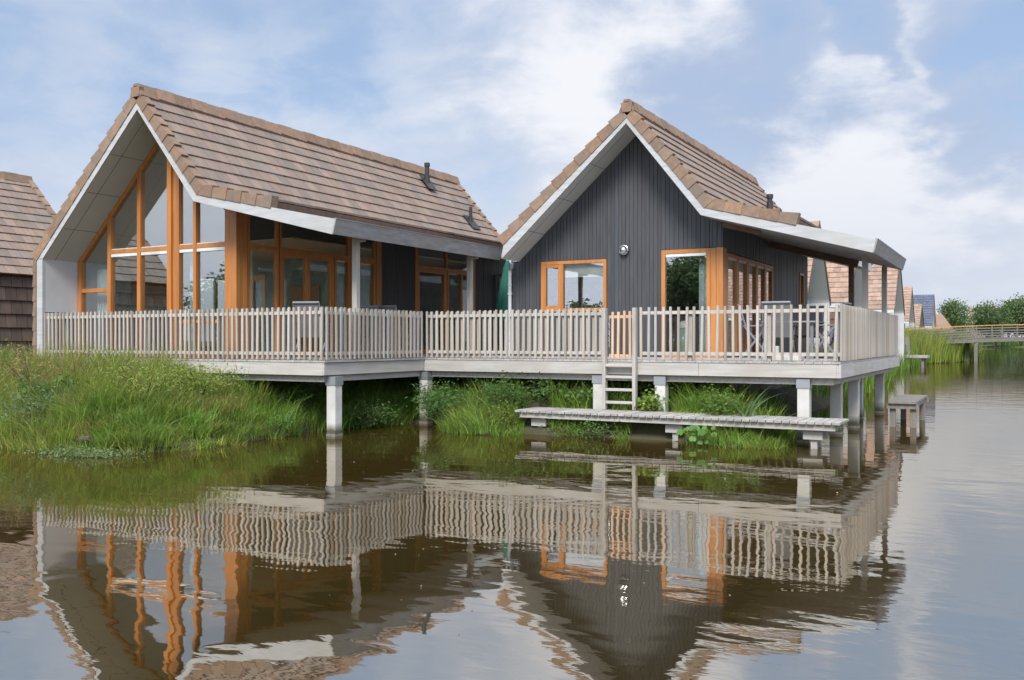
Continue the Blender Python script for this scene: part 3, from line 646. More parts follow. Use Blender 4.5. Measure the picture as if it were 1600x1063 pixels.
for i, (u, v) in enumerate(pile_spots):
    m = MB(); s = .10 if i not in (10, 11) else .09; zt = 1.02
    m.box(u - s, u + s, v - s, v + s, -1.2, zt - .04); o = m.build('pile', 'concrete', DK, bevel=.012)
    q = MB(); q.box(u - s - .012, u + s + .012, v - s - .012, v + s + .012, zt - .10, zt + .06); q.build('bracket', 'zinc', o)
    q = MB(); q.box(u - s - .004, u + s + .004, v - s - .004, v + s + .004, -.05, .045); q.build('waterline_stain', 'wet_wood', o)

# ------------------------------------------------------------------ railings
def picket_mesh(name, pm='grey_wood', hgt=.95, wd=.044, dp=.026):
    m = MB(); m.hexa([(-wd / 2, -dp / 2, 0), (wd / 2, -dp / 2, 0), (wd / 2, dp / 2, 0), (-wd / 2, dp / 2, 0), (-wd / 2, -dp / 2, hgt), (wd / 2, -dp / 2, hgt), (wd / 2, dp / 2, hgt), (-wd / 2, dp / 2, hgt)])
    return m
PK = []
for i in range(6):
    m = picket_mesh('picket'); t = (1.0, .86, 1.12, .72, 1.05, .94)[i]; wv = (0, .03, -.01, .05, .06, -.015)[i]
    m.c = [(t * (1 + wv), t, t * (1 - wv * 1.5))] * len(m.f)
    o = m.build('picket', 'grey_wood', bevel=.003); PK.append(o.data); o.modifiers.clear(); bpy.data.objects.remove(o)
def railing(a, b, label, step=.127, rear=True, posts=(), lean=.007, flip=1, skip=lambda p: False):
    a, b = Vector((*a, 0)), Vector((*b, 0)); d = (b - a); ln = d.length; d.normalize(); n = Vector((d.y, -d.x, 0)) * flip     # n points outwards
    ang = math.atan2(d.y, d.x)
    root = thing('railing', a + Vector((0, 0, DZ)), label, 'railing', 'terrace railings')
    def bar(z0, z1, off, th):
        m = MB(); m.jit = .06; p = a + n * off; q = b + n * off; m.beam((p.x, p.y, (z0 + z1) / 2), (q.x, q.y, (z0 + z1) / 2), th, z1 - z0); m.build('rail', 'grey_beam', root)
    bar(2.205, 2.265, -.01, .04); bar(1.465, 1.525, -.01, .04)
    k = int(ln / step)
    for i in range(k + 1):
        s = i * ln / k + rnd.uniform(-.007, .007); p = a + d * s + n * .0245
        if skip(p): continue
        o = bpy.data.objects.new('picket', PK[rnd.randrange(6)]); COL.objects.link(o); o.parent = root
        o.location = p - a + Vector((0, 0, .017 + rnd.uniform(-.006, .006)))
        o.rotation_euler = (rnd.gauss(0, .004), rnd.gauss(0, lean), ang + (0 if flip == 1 else math.pi))
    if rear:
        m = MB(); m.jit = .12
        for i in range(k):
            s = (i + .5) * ln / k + rnd.uniform(-.01, .01); p = a + d * s - n * .044
            if skip(p): continue
            m.beam((p.x, p.y, DZ + .012), (p.x + rnd.gauss(0, .004), p.y, 2.32), .056, .026, n)
        m.build('rear_slats', 'grey_wood', root)
    for s in posts:
        p = a + d * s - n * .075; m = MB(); m.box(p.x - .04, p.x + .04, p.y - .04, p.y + .04, DZ + .002, 2.27); m.build('post', 'grey_wood', root, bevel=.004)
    return root
railing((-18.72, 12.84), (-10.92, 12.84), 'long slatted railing in front of the glazed gable house', posts=(1.2, 3.2, 5.2, 7.0))
railing((-10.885, 12.90), (-10.885, 15.90), 'slatted railing turning back from the corner above the first pile', posts=(1.0, 2.2))
railing((-10.78, 16.0), (-6.84, 16.0), 'slatted railing from the inner corner to the pale gate', posts=(1.0, 2.6))
railing((-6.06, 16.0), (-2.66, 16.0), 'open single slatted railing in front of the garden table', step=.138, rear=False, posts=(.9, 2.3), lean=.012)
railing((-2.59, 16.02), (-2.59, 24.2), 'railing along the open water end of the terrace seen almost edge on', rear=True, posts=(2, 4, 6), step=.11)
GT = thing('gate', (-6.45, 16.0, DZ), 'small gate of fresh pale wood slats above the ladder', 'gate')
for z in (2.17, 1.45):
    m = MB(); m.beam((-6.70, 16.0, z), (-6.20, 16.0, z + rnd.uniform(-.01, .01)), .035, .055); m.build('rail', 'new_wood', GT)
for i, u in enumerate((-6.62, -6.51, -6.39, -6.27)):
    m = MB(); t = rnd.uniform(-.015, .015); m.jit = .12; m.beam((u, 15.965, 1.40), (u + t, 15.965, 2.27 + rnd.uniform(-.02, .02)), .026, .044, (1, 0, 0)); m.build('slat', 'new_wood', GT)
m = MB()
for i in range(12): m.tube([(-6.70 + .01 * math.sin(i * 2), 15.99, 2.14 - i * .045), (-6.695 - .01 * math.sin(i * 2), 15.985, 2.10 - i * .045)], .007, 6)
m.build('chain', 'steel', GT)
LD = thing('ladder', (-6.44, 15.88, .45), 'grey wooden ladder rising from the plank jetty to the pale gate', 'ladder')
for u in (-6.745, -6.15):
    m = MB(); m.box(u - .033, u + .033, 15.83, 15.945, .452, 2.33); m.build('side_rail', 'grey_wood', LD, bevel=.006)
for z in (1.27, 1.055, .82, .585):
    m = MB(); m.jit = .1; m.box(-6.712, -6.183, 15.84, 15.93, z - .025, z + .025); m.build('rung', 'grey_beam', LD, bevel=.006)

# ------------------------------------------------------------------ plank jetty
JT = thing('jetty', (-5.3, 15.4, 0), 'long low plank jetty running along the bank below the ladder', 'jetty')
m = MB(); m.jit = .15; u = -8.17
while u < -2.45:
    z = .405 + rnd.uniform(-.003, .003); m.box(u, u + .115, 15.0 + rnd.uniform(-.008, .008), 15.9, z, z + .04); u += .128
m.build('planks', 'plank_wood', JT, bevel=.004)
for v in (15.06, 15.82):
    m = MB(); m.jit = .06; m.box(-8.1, -2.5, v, v + .05, .305, .402); m.build('side_beam', 'grey_beam', JT, bevel=.004)
for u in (-7.75, -5.15, -2.85):
    for v in (15.25, 15.55):
        m = MB(); m.jit = .1; m.box(u - .05, u + .05, v - .05, v + .05, -1.1, .285); m.build('post', 'plank_wood', JT, bevel=.006)
    for v in (15.16, 15.62):
        m = MB(); m.box(u - .16, u + .14, v, v + .035, .15, .287); m.build('cross_beam', 'grey_beam', JT)
m = MB(); m.box(-2.515, -2.475, 15.115, 15.16, .31, .38); m.build('end_tab', 'olive_plastic', JT)
PT = thing('mooring_platform', (-2.0, 21, 0), 'small square grey wooden platform standing alone in the water past the terrace', 'platform', 'mooring platforms')
m = MB(); m.jit = .1
for i in range(19): m.box(-2.27, -1.75, 19.75 + i * .14, 19.75 + i * .14 + .132, .475, .52)
m.build('top', 'wet_wood', PT)
m = MB(); m.box(-2.30, -1.72, 19.80, 19.85, .37, .472); m.box(-2.30, -1.72, 22.2, 22.25, .37, .472); m.box(-2.24, -2.2, 19.86, 22.19, .38, .472); m.box(-1.82, -1.78, 19.86, 22.19, .38, .472); m.build('frame', 'wet_wood', PT)
for u in (-2.2, -1.82):
    for v in (19.92, 21.9): m = MB(); m.box(u - .055, u + .055, v - .055, v + .055, -1.1, .37); m.build('leg', 'wet_wood', PT, bevel=.006)

# ------------------------------------------------------------------ garden furniture on the terrace
def chair(label, loc, rz):
    root = thing('garden_chair', loc, label, 'chair', 'grey garden chairs')
    L0 = []
    def part(m, n, mm): L0.append(m.build(n, mm, root))
    # local frame: seat faces +y
    def add(mb, n, mm):
        o = mb.build(n, mm); o.parent = root; L0.append(o)
    m = MB(); m.prism([(-.25, -.02, .44), (.25, -.02, .44), (.25, .44, .46), (-.25, .44, .46)], (0, 0, .02)); add(m, 'seat', 'chair_mesh')
    m = MB(); m.prism([(-.24, -.03, .42), (.24, -.03, .42), (.24, -.20, 1.06), (-.24, -.20, 1.06)], (0, .015, .004)); add(m, 'backrest', 'chair_mesh')
    m = MB()
    for s in (-.26, .26): m.tube([(s, 0, .40), (s, -.06, .62), (s, -.21, 1.10)], .016, 8)
    m.tube([(-.26, -.21, 1.085), (.26, -.21, 1.085)], .024, 8); m.tube([(-.26, -.10, .72), (.26, -.10, .72)], .011, 8); m.tube([(-.26, 0, .45), (.26, 0, .45)], .014, 8); add(m, 'back_frame', 'chair_frame')
    for s in (-.28, .28):
        m = MB(); m.beam((s, .42, 0), (s, -.10, .66), .022, .04); add(m, 'leg', 'chair_frame')
        m = MB(); m.beam((s * .98, -.16, 0), (s * .98, .34, .64), .022, .04); add(m, 'leg', 'chair_frame')
        m = MB(); m.beam((s, -.12, .665), (s, .40, .665), .045, .022); add(m, 'armrest', 'chair_frame')
    root.rotation_euler = (0, 0, rz); return root
chair('grey garden chair with its high back toward the single slatted railing', (-4.05, 18.0, DZ), R(5))
chair('grey garden chair beside the orange corner post, side on', (-4.85, 19.0, DZ), R(-75))
chair('grey garden chair at the far right of the garden table beside the railing end', (-3.15, 19.0, DZ), R(80))
chair('grey garden chair on the far side of the garden table', (-3.9, 20.3, DZ), R(180))
chair('grey garden chair standing by the double orange door', (-12.0, 13.75, DZ), R(20))
chair('grey garden chair by the charcoal wall panel, nearer the double door', (-12.2, 15.9, DZ), R(15))
chair('grey garden chair by the charcoal wall panel, nearer the inner corner', (-11.75, 16.1, DZ), R(-5))
TB = thing('garden_table', (-3.9, 19.1, DZ), 'grey garden table between the high backed chairs', 'table')
m = MB(); m.box(-4.5, -3.45, 18.55, 19.75, DZ + .71, DZ + .745); m.build('tabletop', 'table_top', TB, bevel=.008)
for u in (-4.42, -3.53):
    for v in (18.65, 19.65): m = MB(); m.box(u - .03, u + .03, v - .03, v + .03, DZ + .002, DZ + .708); m.build('leg', 'chair_frame', TB)
BX = thing('plastic_step', (-3.35, 16.6, DZ), 'low white plastic step on the boards under the garden chair', 'step')
m = MB(); m.box(-3.98, -3.30, 16.5, 16.75, DZ + .003, DZ + .09); m.box(-3.95, -3.33, 16.52, 16.73, DZ + .09, DZ + .11); m.box(-3.8, -3.72, 16.6, 16.68, DZ + .11, DZ + .26); m.build('body', 'white_plastic', BX, bevel=.01)
PS = thing('parasol', (-11.1, 20.0, DZ), 'closed dark green parasol between the two houses', 'parasol')
m = MB(); vs = []
for i, (r_, z) in enumerate(((.03, 2.35), (.09, 2.15), (.17, 1.6), (.26, 1.0), (.30, .85))):
    for k in range(24): rr = r_ * (1 + .25 * math.cos(k * math.pi * 2 / 3)); vs.append((-11.1 + rr * math.cos(k * math.pi / 12), 20 + rr * math.sin(k * math.pi / 12), DZ + z - .15 * 0))
m.add(vs, [(i * 24 + k, i * 24 + (k + 1) % 24, (i + 1) * 24 + (k + 1) % 24, (i + 1) * 24 + k) for i in range(4) for k in range(24)]); m.build('canopy', 'green_cloth', PS, smooth=True)
m = MB(); m.tube([(-11.1, 20, DZ), (-11.1, 20, DZ + 2.42)], .02, 10); m.build('pole', 'grey_wood', PS)
m = MB(); m.lathe((-11.1, 20, DZ), [(.28, .002), (.28, .05), (.05, .08), (.04, .2)]); m.build('base', 'found', PS)
# curtains, pictures, things indoors
def curtain(a, b, z0, z1, label, amp=.03, folds=6, nrm=(0, 1)):
    m = MB(); n = folds * 8; vs = []; a, b = Vector((*a, 0)), Vector((*b, 0)); d = b - a; nn = Vector((nrm[0], nrm[1], 0))
    for z in (z0, (z0 + z1) / 2, z1):
        for i in range(n + 1):
            p = a + d * i / n + nn * amp * math.sin(i * 2 * math.pi / 8) * (1 + .2 * math.sin(i)); vs.append((p.x, p.y, z))
    m.add(vs, [(r_ * (n + 1) + i, r_ * (n + 1) + i + 1, (r_ + 1) * (n + 1) + i + 1, (r_ + 1) * (n + 1) + i) for r_ in range(2) for i in range(n)])
    tag(m.build('curtain', 'curtain', smooth=True), label, 'curtain', 'pale curtains')
curtain((-18.5, 13.95), (-18.02, 13.95), DZ + .02, 3.36, 'pale curtain behind the leftmost bay of the glazed gable')
curtain((-15.5, 13.95), (-15.2, 13.95), DZ + .02, 3.62, 'pale narrow curtain right of the middle post of the glazed gable', folds=4)
curtain((-13.99, 14.03), (-13.99, 14.25), DZ + .02, 3.6, 'pale curtain just right of the orange corner post', nrm=(1, 0), folds=3)
curtain((-13.99, 16.78), (-13.99, 17.24), DZ + .02, 3.6, 'pale curtain right beside the double orange door', nrm=(1, 0), folds=5)
curtain((-13.99, 17.75), (-13.99, 18.22), DZ + .02, 3.6, 'pale curtain next to the charcoal wall panel', nrm=(1, 0), folds=5)
curtain((-5.98, 19.22), (-5.72, 19.22), DZ + .02, 3.6, 'pale curtain inside the tall window of the charcoal gable', folds=4)
o = MB(); o.box(-18.795, -18.76, 15.1, 16.25, 2.62, 3.2); tag(o.build('picture', 'picture'), 'brown sunburst picture on the teal wall behind the glazed gable', 'picture')
PD = thing('pendant_lamp', (-6.3, 21.2, 2.9), 'round bronze pendant lamp seen through the tall gable window', 'pendant lamp')
m = MB(); m.lathe((-6.3, 21.2, 2.62), [(.05, 0), (.15, .02), (.215, .08), (.23, .15), (.20, .22), (.12, .28), (.03, .30)]); m.build('shade', 'bronze', PD, smooth=True)
m = MB(); m.tube([(-6.3, 21.2, 2.9), (-6.3, 21.2, 3.70)], .006, 6); m.build('cord', 'dark_metal', PD)
BN = thing('waste_bin', (-6.5, 19.7, DZ), 'mint green lidded bin inside the tall gable window', 'bin')
m = MB(); m.lathe((-6.42, 19.6, DZ), [(.15, 0), (.16, .02), (.165, .62)]); m.build('body', 'mint', BN, smooth=False)
m = MB(); m.lathe((-6.42, 19.6, DZ + .62), [(.17, 0), (.165, .03), (.14, .12), (.07, .17), (.001, .18)]); m.build('lid', 'white_plastic', BN, smooth=True)
SH = MB()
for r_ in range(5): SH.box(-6.55, -6.0, 24.08, 24.19, 1.6 + r_ * .42, 1.6 + r_ * .42 + .40)
tag(SH.build('picture', 'pale_wall'), 'stack of pale framed panels on the wall behind the bronze lamp', 'picture')
# glazed link between the houses
LK = thing('glass_screen', (-12, 24.3, DZ), 'pale glass screen closing the gap between the two houses', 'glass screen')
m = MB()
for u in (-13.78, -12.2, -10.6): m.box(u - .04, u + .04, 24.26, 24.34, DZ - .4, 3.75)
m.box(-13.74, -10.64, 24.265, 24.335, 3.67, 3.75); m.box(-13.74, -10.64, 24.265, 24.335, DZ - .4, DZ - .3); fo = m.build('frame', 'chair_frame', LK)
m = MB(); m.box(-13.74, -10.64, 24.295, 24.305, DZ - .3, 3.67); m.build('pane', 'glass_clear', LK)

# ------------------------------------------------------------------ neighbour at the left edge
HN = thing('house', (-25, 12, .6), 'brown tiled house at the left edge with dark tiled side wall', 'house', 'waterside holiday houses')
m = MB()
def roof2(m, A, E, v0, v1, expo=.335, tw=.3, spread=.14, base=(1, 1, 1)):
    d = Vector((E[0] - A[0], 0, E[1] - A[1])); n = Vector((-d.z, 0, d.x));
    if n.z < 0: n = -n
    tile_field(m, (A[0], v0, A[1]), (0, 1, 0), d, n, v1 - v0, d.length, expo, tw, spread, base, stag=.36)
roof2(m, (-26, 6.52), (-22.95, 3.45), 7.3, 17.3); roof2(m, (-26, 6.52), (-29.1, 3.45), 7.3, 17.3); rf = m.build('roof', 'tile', HN)
m = MB(); m.prism([(-26, 7.35, 6.46), (-29, 7.35, 3.44), (-23, 7.35, 3.44)], (0, 9.9, 0)); m.build('roof_deck', 'brown_wood', rf)
m = MB(); ridge_row(m, -26, 7.3, 17.3, 6.66, 23)
nr = (3.07, 3.05); verge_row(m, (-26, 6.50), (-22.95, 3.43), nr, 17.18, .15, 11, .12); m.build('ridge_tiles', 'verge_tile', rf)
m = MB(); tile_field(m, (-23.1, 7.4, 3.5), (0, 1, 0), (0, 0, -1), (1, 0, 0), 9.8, 3.2, .36, .3, .2, th=.045); m.build('tile_cladding', 'dark_tile', HN)
m = MB(); m.box(-28.9, -23.14, 7.5, 17.1, -.3, 3.43); m.build('wall', 'dark_tile', HN)

# ------------------------------------------------------------------ the row of houses beyond, ridges across the canal bank
def row_house(u_f, v0, label, ridge=6.9, eave=3.55, width=5.4, depth=9.0, rt='cedar_tile', wt='cedar_dark', expo=.34, base_z=.7, over=.9):
    root = thing('house', (u_f, v0, base_z), label, 'house', 'waterside holiday houses')
    vm = v0 + width / 2; d = Vector((0, -width / 2, eave - ridge)); n = Vector((0, -(ridge - eave), width / 2)) ; d2 = Vector((0, width / 2, eave - ridge)); n2 = Vector((0, ridge - eave, width / 2))
    m = MB(); tile_field(m, (u_f - depth, vm, ridge), (1, 0, 0), d, n, depth, d.length, expo, .33, .2, stag=.5); tile_field(m, (u_f - depth, vm, ridge), (1, 0, 0), d2, n2, depth, d2.length, expo, .5, .2)
    rf = m.build('roof', rt, root)
    th = .16; nn = n.normalized() * -th; nn2 = n2.normalized() * -th
    m = MB()
    A = Vector((u_f - depth, vm, ridge - .02)); E1 = A + d; E2 = A + d2; low = Vector((0, 0, -.24))
    m.prism([A, E1, E1 + low * .8, A + low], (depth - .03, 0, 0)); m.prism([A, A + low, E2 + low * .8, E2], (depth - .03, 0, 0)); m.build('soffit', 'soffit_grey', root)
    m = MB(); x = u_f - .03
    B = Vector((x, vm, ridge + .03)); m.prism([B, B + d, B + d + low * 1.0, B + low], (.05, 0, 0)); m.prism([B, B + low, B + d2 + low, B + d2], (.05, 0, 0)); m.build('bargeboard', 'brown_wood', root)
    m = MB(); tile_field(m, (u_f - depth, v0 + .12, eave - .05), (1, 0, 0), (0, 0, -1), (0, -1, 0), depth - .35, eave - base_z, .36, .33, .2); m.build('tile_cladding', wt, root)
    m = MB(); m.box(u_f - depth, u_f - .02, v0 + .13, v0 + .30, base_z - .6, eave - .1); m.box(u_f - .34, u_f - .02, v0 + .02, v0 + .128, base_z - .6, eave - .2); m.build('fin_wall', 'white_board', root); m = MB(); m.box(u_f - depth, u_f - .02, v0 + width - .28, v0 + width - .08, base_z - .6, eave - .1)
    m.build('fin_wall', 'white_board', root)
    m = MB(); x = u_f - over; m.prism([(x, v0 + .31, base_z - .3), (x, v0 + width - .29, base_z - .3), (x, v0 + width - .29, eave - .3), (x, vm, ridge - .4), (x, v0 + .31, eave - .3)], (-.15, 0, 0)); gbl = m.build('wall', 'soffit_grey', root)
    m = MB()
    for k in range(3): m.box(x + .002, x + .03, v0 + .5 + k * 1.5, v0 + .5 + k * 1.5 + 1.3, base_z + .7, 3.0)
    wn = m.build('window', 'orange_wood', root)
    m = MB()
    for k in range(3): m.box(x + .031, x + .037, v0 + .58 + k * 1.5, v0 + .5 + k * 1.5 + 1.22, base_z + .78, 2.92)
    m.build('pane', 'glass', wn)
    return root
row_house(-7.5, 38.6, 'cedar tiled house seen first past the charcoal boarded flank')
row_house(-7.0, 46.4, 'cedar tiled house in the row, behind the brown canopy post')
row_house(-6.2, 57.0, 'cedar tiled house in the row, behind the grey end posts of the canopy')
row_house(-8.6, 79.5, 'small distant cedar tiled house just clear of the canopy corner')
row_house(-8.8, 92.5, 'sliver of a distant cedar tiled house right behind the small one by the canopy corner')
row_house(-8.6, 100.5, 'low distant cedar tiled house in front of the blue grey roof', ridge=5.5, eave=3.3)
row_house(-8.3, 112.0, 'distant house with a blue grey tiled roof and white gable edge', rt='slate_blue', wt='white_board', width=5.6, ridge=7.0, eave=3.4, over=.2)
row_house(13.5, 72.5, 'cedar tiled house on the right hand bank, mirrored in the side windows', depth=11.0, ridge=7.6, width=6.5)
o = thing('brick_building', (-12, 430, 0), 'tall brown roofed building far behind the round trees', 'building')
m = MB(); m.box(-19, -5, 430, 445, .5, 9.0); m.build('wall', 'brick', o)
m = MB(); m.hexa([(-19.5, 429.5, 9), (-4.5, 429.5, 9), (-4.5, 446, 9), (-19.5, 446, 9), (-18, 437, 16.2), (-6, 437, 16.2), (-6, 438, 16.2), (-18, 438, 16.2)]); m.build('roof', 'brick', o)
o = thing('low_building', (22, 316, 0), 'long low pale grey building behind the bridge railing', 'building')
m = MB(); m.box(10, 32, 312, 320, .5, 3.9); m.build('wall', 'found', o); m = MB(); m.hexa([(9.5, 311, 3.9), (32.5, 311, 3.9), (32.5, 321, 3.9), (9.5, 321, 3.9), (10, 315.5, 6.1), (32, 315.5, 6.1), (32, 316.5, 6.1), (10, 316.5, 6.1)]); m.build('roof', 'white_board', o)
o = thing('cottage', (-13, 210, 0), 'small red roofed cottage beside the blue grey roofed house', 'house')
m = MB(); m.box(-18, -11.5, 204, 210, .4, 3.4); m.build('wall', 'brick', o); m = MB(); m.hexa([(-18.5, 203.5, 3.4), (-11, 203.5, 3.4), (-11, 210.5, 3.4), (-18.5, 210.5, 3.4), (-18, 206.9, 7.2), (-13.5, 206.9, 7.2), (-13.5, 207.1, 7.2), (-18, 207.1, 7.2)]); m.build('roof', 'verge_tile', o)

# ------------------------------------------------------------------ footbridge
BR = thing('footbridge', (0, 85, 0), 'arched grey wooden footbridge with an orange handrail across the canal', 'bridge')
cR, sR = math.cos(TH), math.sin(TH)
def bp(xr, z, dz=0): zf = 75 + dz; return (xr * cR - zf * sR, xr * sR + zf * cR, z)
def arch(xr): return 2.02 - .62 * ((xr - 44) / 14) ** 2 if xr < 44 else 2.02 - .25 * ((xr - 44) / 14) ** 2
xs = np.linspace(31, 58, 28)
for dz in (0, 1.6):
    m = MB()
    for a, b in zip(xs[:-1], xs[1:]): m.beam(bp(a, arch(a) - .16, dz), bp(b, arch(b) - .16, dz), .12, .27)
    m.build('deck_beam', 'bridge_wood', BR)
    m = MB()
    for a, b in zip(xs[:-1], xs[1:]): m.beam(bp(a, arch(a) + 1.06, dz), bp(b, arch(b) + 1.06, dz), .14, .07)
    m.build('handrail', 'orange_rail', BR)
    for h in (.22, .42, .62, .84):
        m = MB()
        for a, b in zip(xs[:-1], xs[1:]): m.beam(bp(a, arch(a) + h, dz), bp(b, arch(b) + h, dz), .04, .08)
        m.build('rail', 'bridge_wood', BR)
    for k in range(13):
        x = 31.5 + k * 2.1; m = MB(); m.beam(bp(x, arch(x), dz), bp(x, arch(x) + 1.03, dz), .09, .09, (1, 0, 0)); m.build('post', 'bridge_wood', BR)
m = MB()
for a, b in zip(xs[:-1], xs[1:]): m.beam(bp(a, arch(a) + .02, .8), bp(b, arch(b) + .02, .8), 1.5, .05)
m.build('walkway', 'bridge_wood', BR)
for x in (37.8, 49.5):
    for dz in (.1, 1.5): m = MB(); m.beam(bp(x, -1.2, dz), bp(x, arch(x) - .1, dz), .25, .25, (1, 0, 0)); m.build('pile', 'bridge_wood', BR)
P2 = thing('mooring_platform', (-5.6, 66, 0), 'small distant platform with a tall post by the reeds', 'platform', 'mooring platforms')
m = MB(); m.box(-6.6, -5.1, 65, 67, .62, .78); m.build('top', 'plank_wood', P2)
for u in (-6.3, -5.4):
    for v in (65.3, 66.7): m = MB(); m.box(u - .08, u + .08, v - .08, v + .08, -1, .62); m.build('leg', 'wet_wood', P2)
m = MB(); m.beam((-6.4, 67, .75), (-6.5, 67, 2.0), .22, .22, (1, 0, 0)); m.box(-9, -6.4, 67.05, 67.15, 1.35, 1.5); m.build('post', 'wet_wood', P2)

# ------------------------------------------------------------------ plants
def blades(name, P, H, lean_dir, lean, width, colA, colB, seg=4, curl=1.0, label=None, cat='grass', kind='stuff', parent=None, tipcol=None, spread=.18, cmul=None):
    n = len(P); t = np.linspace(0, 1, seg + 1)[None, :, None]
    P = np.asarray(P, float)[:, None, :]; H = np.asarray(H)[:, None, None]; lean = np.asarray(lean)[:, None, None]
    ld = np.stack([np.cos(lean_dir), np.sin(lean_dir), np.zeros(n)], -1)[:, None, :]
    up = np.array([0, 0, 1.0])
    ax = rng.uniform(0, 2 * np.pi, n); sd_ = np.stack([np.cos(ax), np.sin(ax), np.zeros(n)], -1)[:, None, :]
    c = P + up * H * (t - 0.35 * lean * t ** 2.4 * curl) + ld * H * lean * t ** 1.8
    wd = (np.asarray(width) * np.ones(n))[:, None, None] * (1 - t ** 1.6) * .5
    Lf = (c - sd_ * wd)[:, :-1]; Rt = (c + sd_ * wd)[:, :-1]; tip = c[:, -1:]
    V = np.concatenate([Lf, Rt, tip], 1); k = 2 * seg + 1
    base = (np.arange(n) * k)[:, None]
    quads = np.stack([np.stack([i + 0 * base[:, 0], seg + i + 0 * base[:, 0], seg + i + 1 + 0 * base[:, 0], i + 1 + 0 * base[:, 0]], -1) + base for i in range(seg - 1)], 1).reshape(-1, 4)
    tris = np.stack([seg - 1 + base[:, 0], 2 * seg - 1 + base[:, 0], 2 * seg + base[:, 0]], -1)
    f = rng.uniform(0, 1, n)[:, None]; col = np.array(colA) * (1 - f) + np.array(colB) * f; col = col * rng.uniform(1 - spread * 2, 1 + spread * 2, n)[:, None]
    if cmul is not None: col = col * cmul
    cv = np.repeat(col[:, None, :], k, 1)
    if tipcol is not None:
        tt = np.concatenate([np.linspace(0, 1, seg + 1)[:-1], np.linspace(0, 1, seg + 1)[:-1], [1]])[None, :, None]
        wt = np.clip((tt - .55) / .45, 0, 1) * (rng.uniform(0, 1, n) < .65)[:, None, None]; cv = cv * (1 - wt) + np.array(tipcol) * wt
    return raw_mesh(name, V.reshape(-1, 3), quads, tris, cv.reshape(-1, 3), label, cat, kind, parent)
def raw_mesh(name, V, quads, tris, cols, label, cat, kind, parent=None):
    me = bpy.data.meshes.new(name); nq, ntr = len(quads), len(tris)
    me.vertices.add(len(V)); me.vertices.foreach_set('co', V.astype(np.float32).ravel())
    lp = np.concatenate([quads.ravel(), tris.ravel()]).astype(np.int32)
    me.loops.add(len(lp)); me.loops.foreach_set('vertex_index', lp)
    me.polygons.add(nq + ntr); me.polygons.foreach_set('loop_start', np.concatenate([np.arange(nq) * 4, nq * 4 + np.arange(ntr) * 3]).astype(np.int32))
    me.update(calc_edges=True); me.validate()
    a = me.attributes.new('tint', 'FLOAT_COLOR', 'POINT'); a.data.foreach_set('color', np.concatenate([cols, np.ones((len(cols), 1))], 1).astype(np.float32).ravel())
    me.materials.append(M['leaf']); o = bpy.data.objects.new(name, me); COL.objects.link(o)
    if parent is not None: attach(o, parent)
    if label: tag(o, label, cat, kind=kind)
    return o
def leaves(name, C, size, col, label=None, cat='plant', kind=None, parent=None, aspect=.4, spread=.25, droop=.3):
    C = np.asarray(C, float); n = len(C); sz = (np.asarray(size) * np.ones(n))[:, None]
    d = rng.normal(size=(n, 3)); d[:, 2] = d[:, 2] * .6 - droop; d /= np.linalg.norm(d, axis=1)[:, None]
    r_ = rng.normal(size=(n, 3)); s = np.cross(d, r_); s /= np.linalg.norm(s, axis=1)[:, None]
    A = C; B = C + d * sz * .5 + s * sz * aspect * .5; Cc = C + d * sz; D = C + d * sz * .5 - s * sz * aspect * .5
    V = np.stack([A, B, Cc, D], 1).reshape(-1, 3); q = np.arange(n * 4).reshape(-1, 4)
    col = np.asarray(col) * np.ones((n, 3)); col = col * rng.uniform(1 - spread, 1 + spread, n)[:, None] * np.stack([rng.uniform(.85, 1.2, n), np.ones(n), rng.uniform(.8, 1.15, n)], -1)
    return raw_mesh(name, V, q, np.zeros((0, 3), int), np.repeat(col, 4, 0), label, cat, kind, parent)
def scatter(n, x0, x1, y0, y1, cond):
    out = np.zeros((0, 2))
    while len(out) < n:
        p = np.stack([rng.uniform(x0, x1, n * 2), rng.uniform(y0, y1, n * 2)], -1); d = land_d(p[:, 0], p[:, 1]); out = np.concatenate([out, p[cond(p, d)]])
    out = out[:n]; return np.concatenate([out, ground_z(out[:, 0], out[:, 1])[:, None] - .02], 1)
G1, G2, G3, BRN, YEL = (.185, .30, .045), (.125, .225, .042), (.27, .37, .07), (.30, .25, .09), (.36, .39, .085)
CLEAR = [(u, v, .17) for u, v in pile_spots] + [(u, 15.25, .13) for u in (-7.75, -5.15, -2.85)]
def clear_of(P, H):
    rg = np.hypot(P[:, 0], P[:, 1]); br = np.arctan2(P[:, 1], P[:, 0]); k = np.ones(len(P), bool)
    for u, v, w_ in CLEAR: k &= ~((rg < math.hypot(u, v) + .1) & (np.abs(br - math.atan2(v, u)) * rg < w_ + .03 + .12 * H))
    low = (P[:, 0] > -8.35) & (P[:, 0] < -2.3) & (P[:, 1] < 15.97)
    return k, np.where(low, np.minimum(H, rng.uniform(.12, .30, len(H))), H)
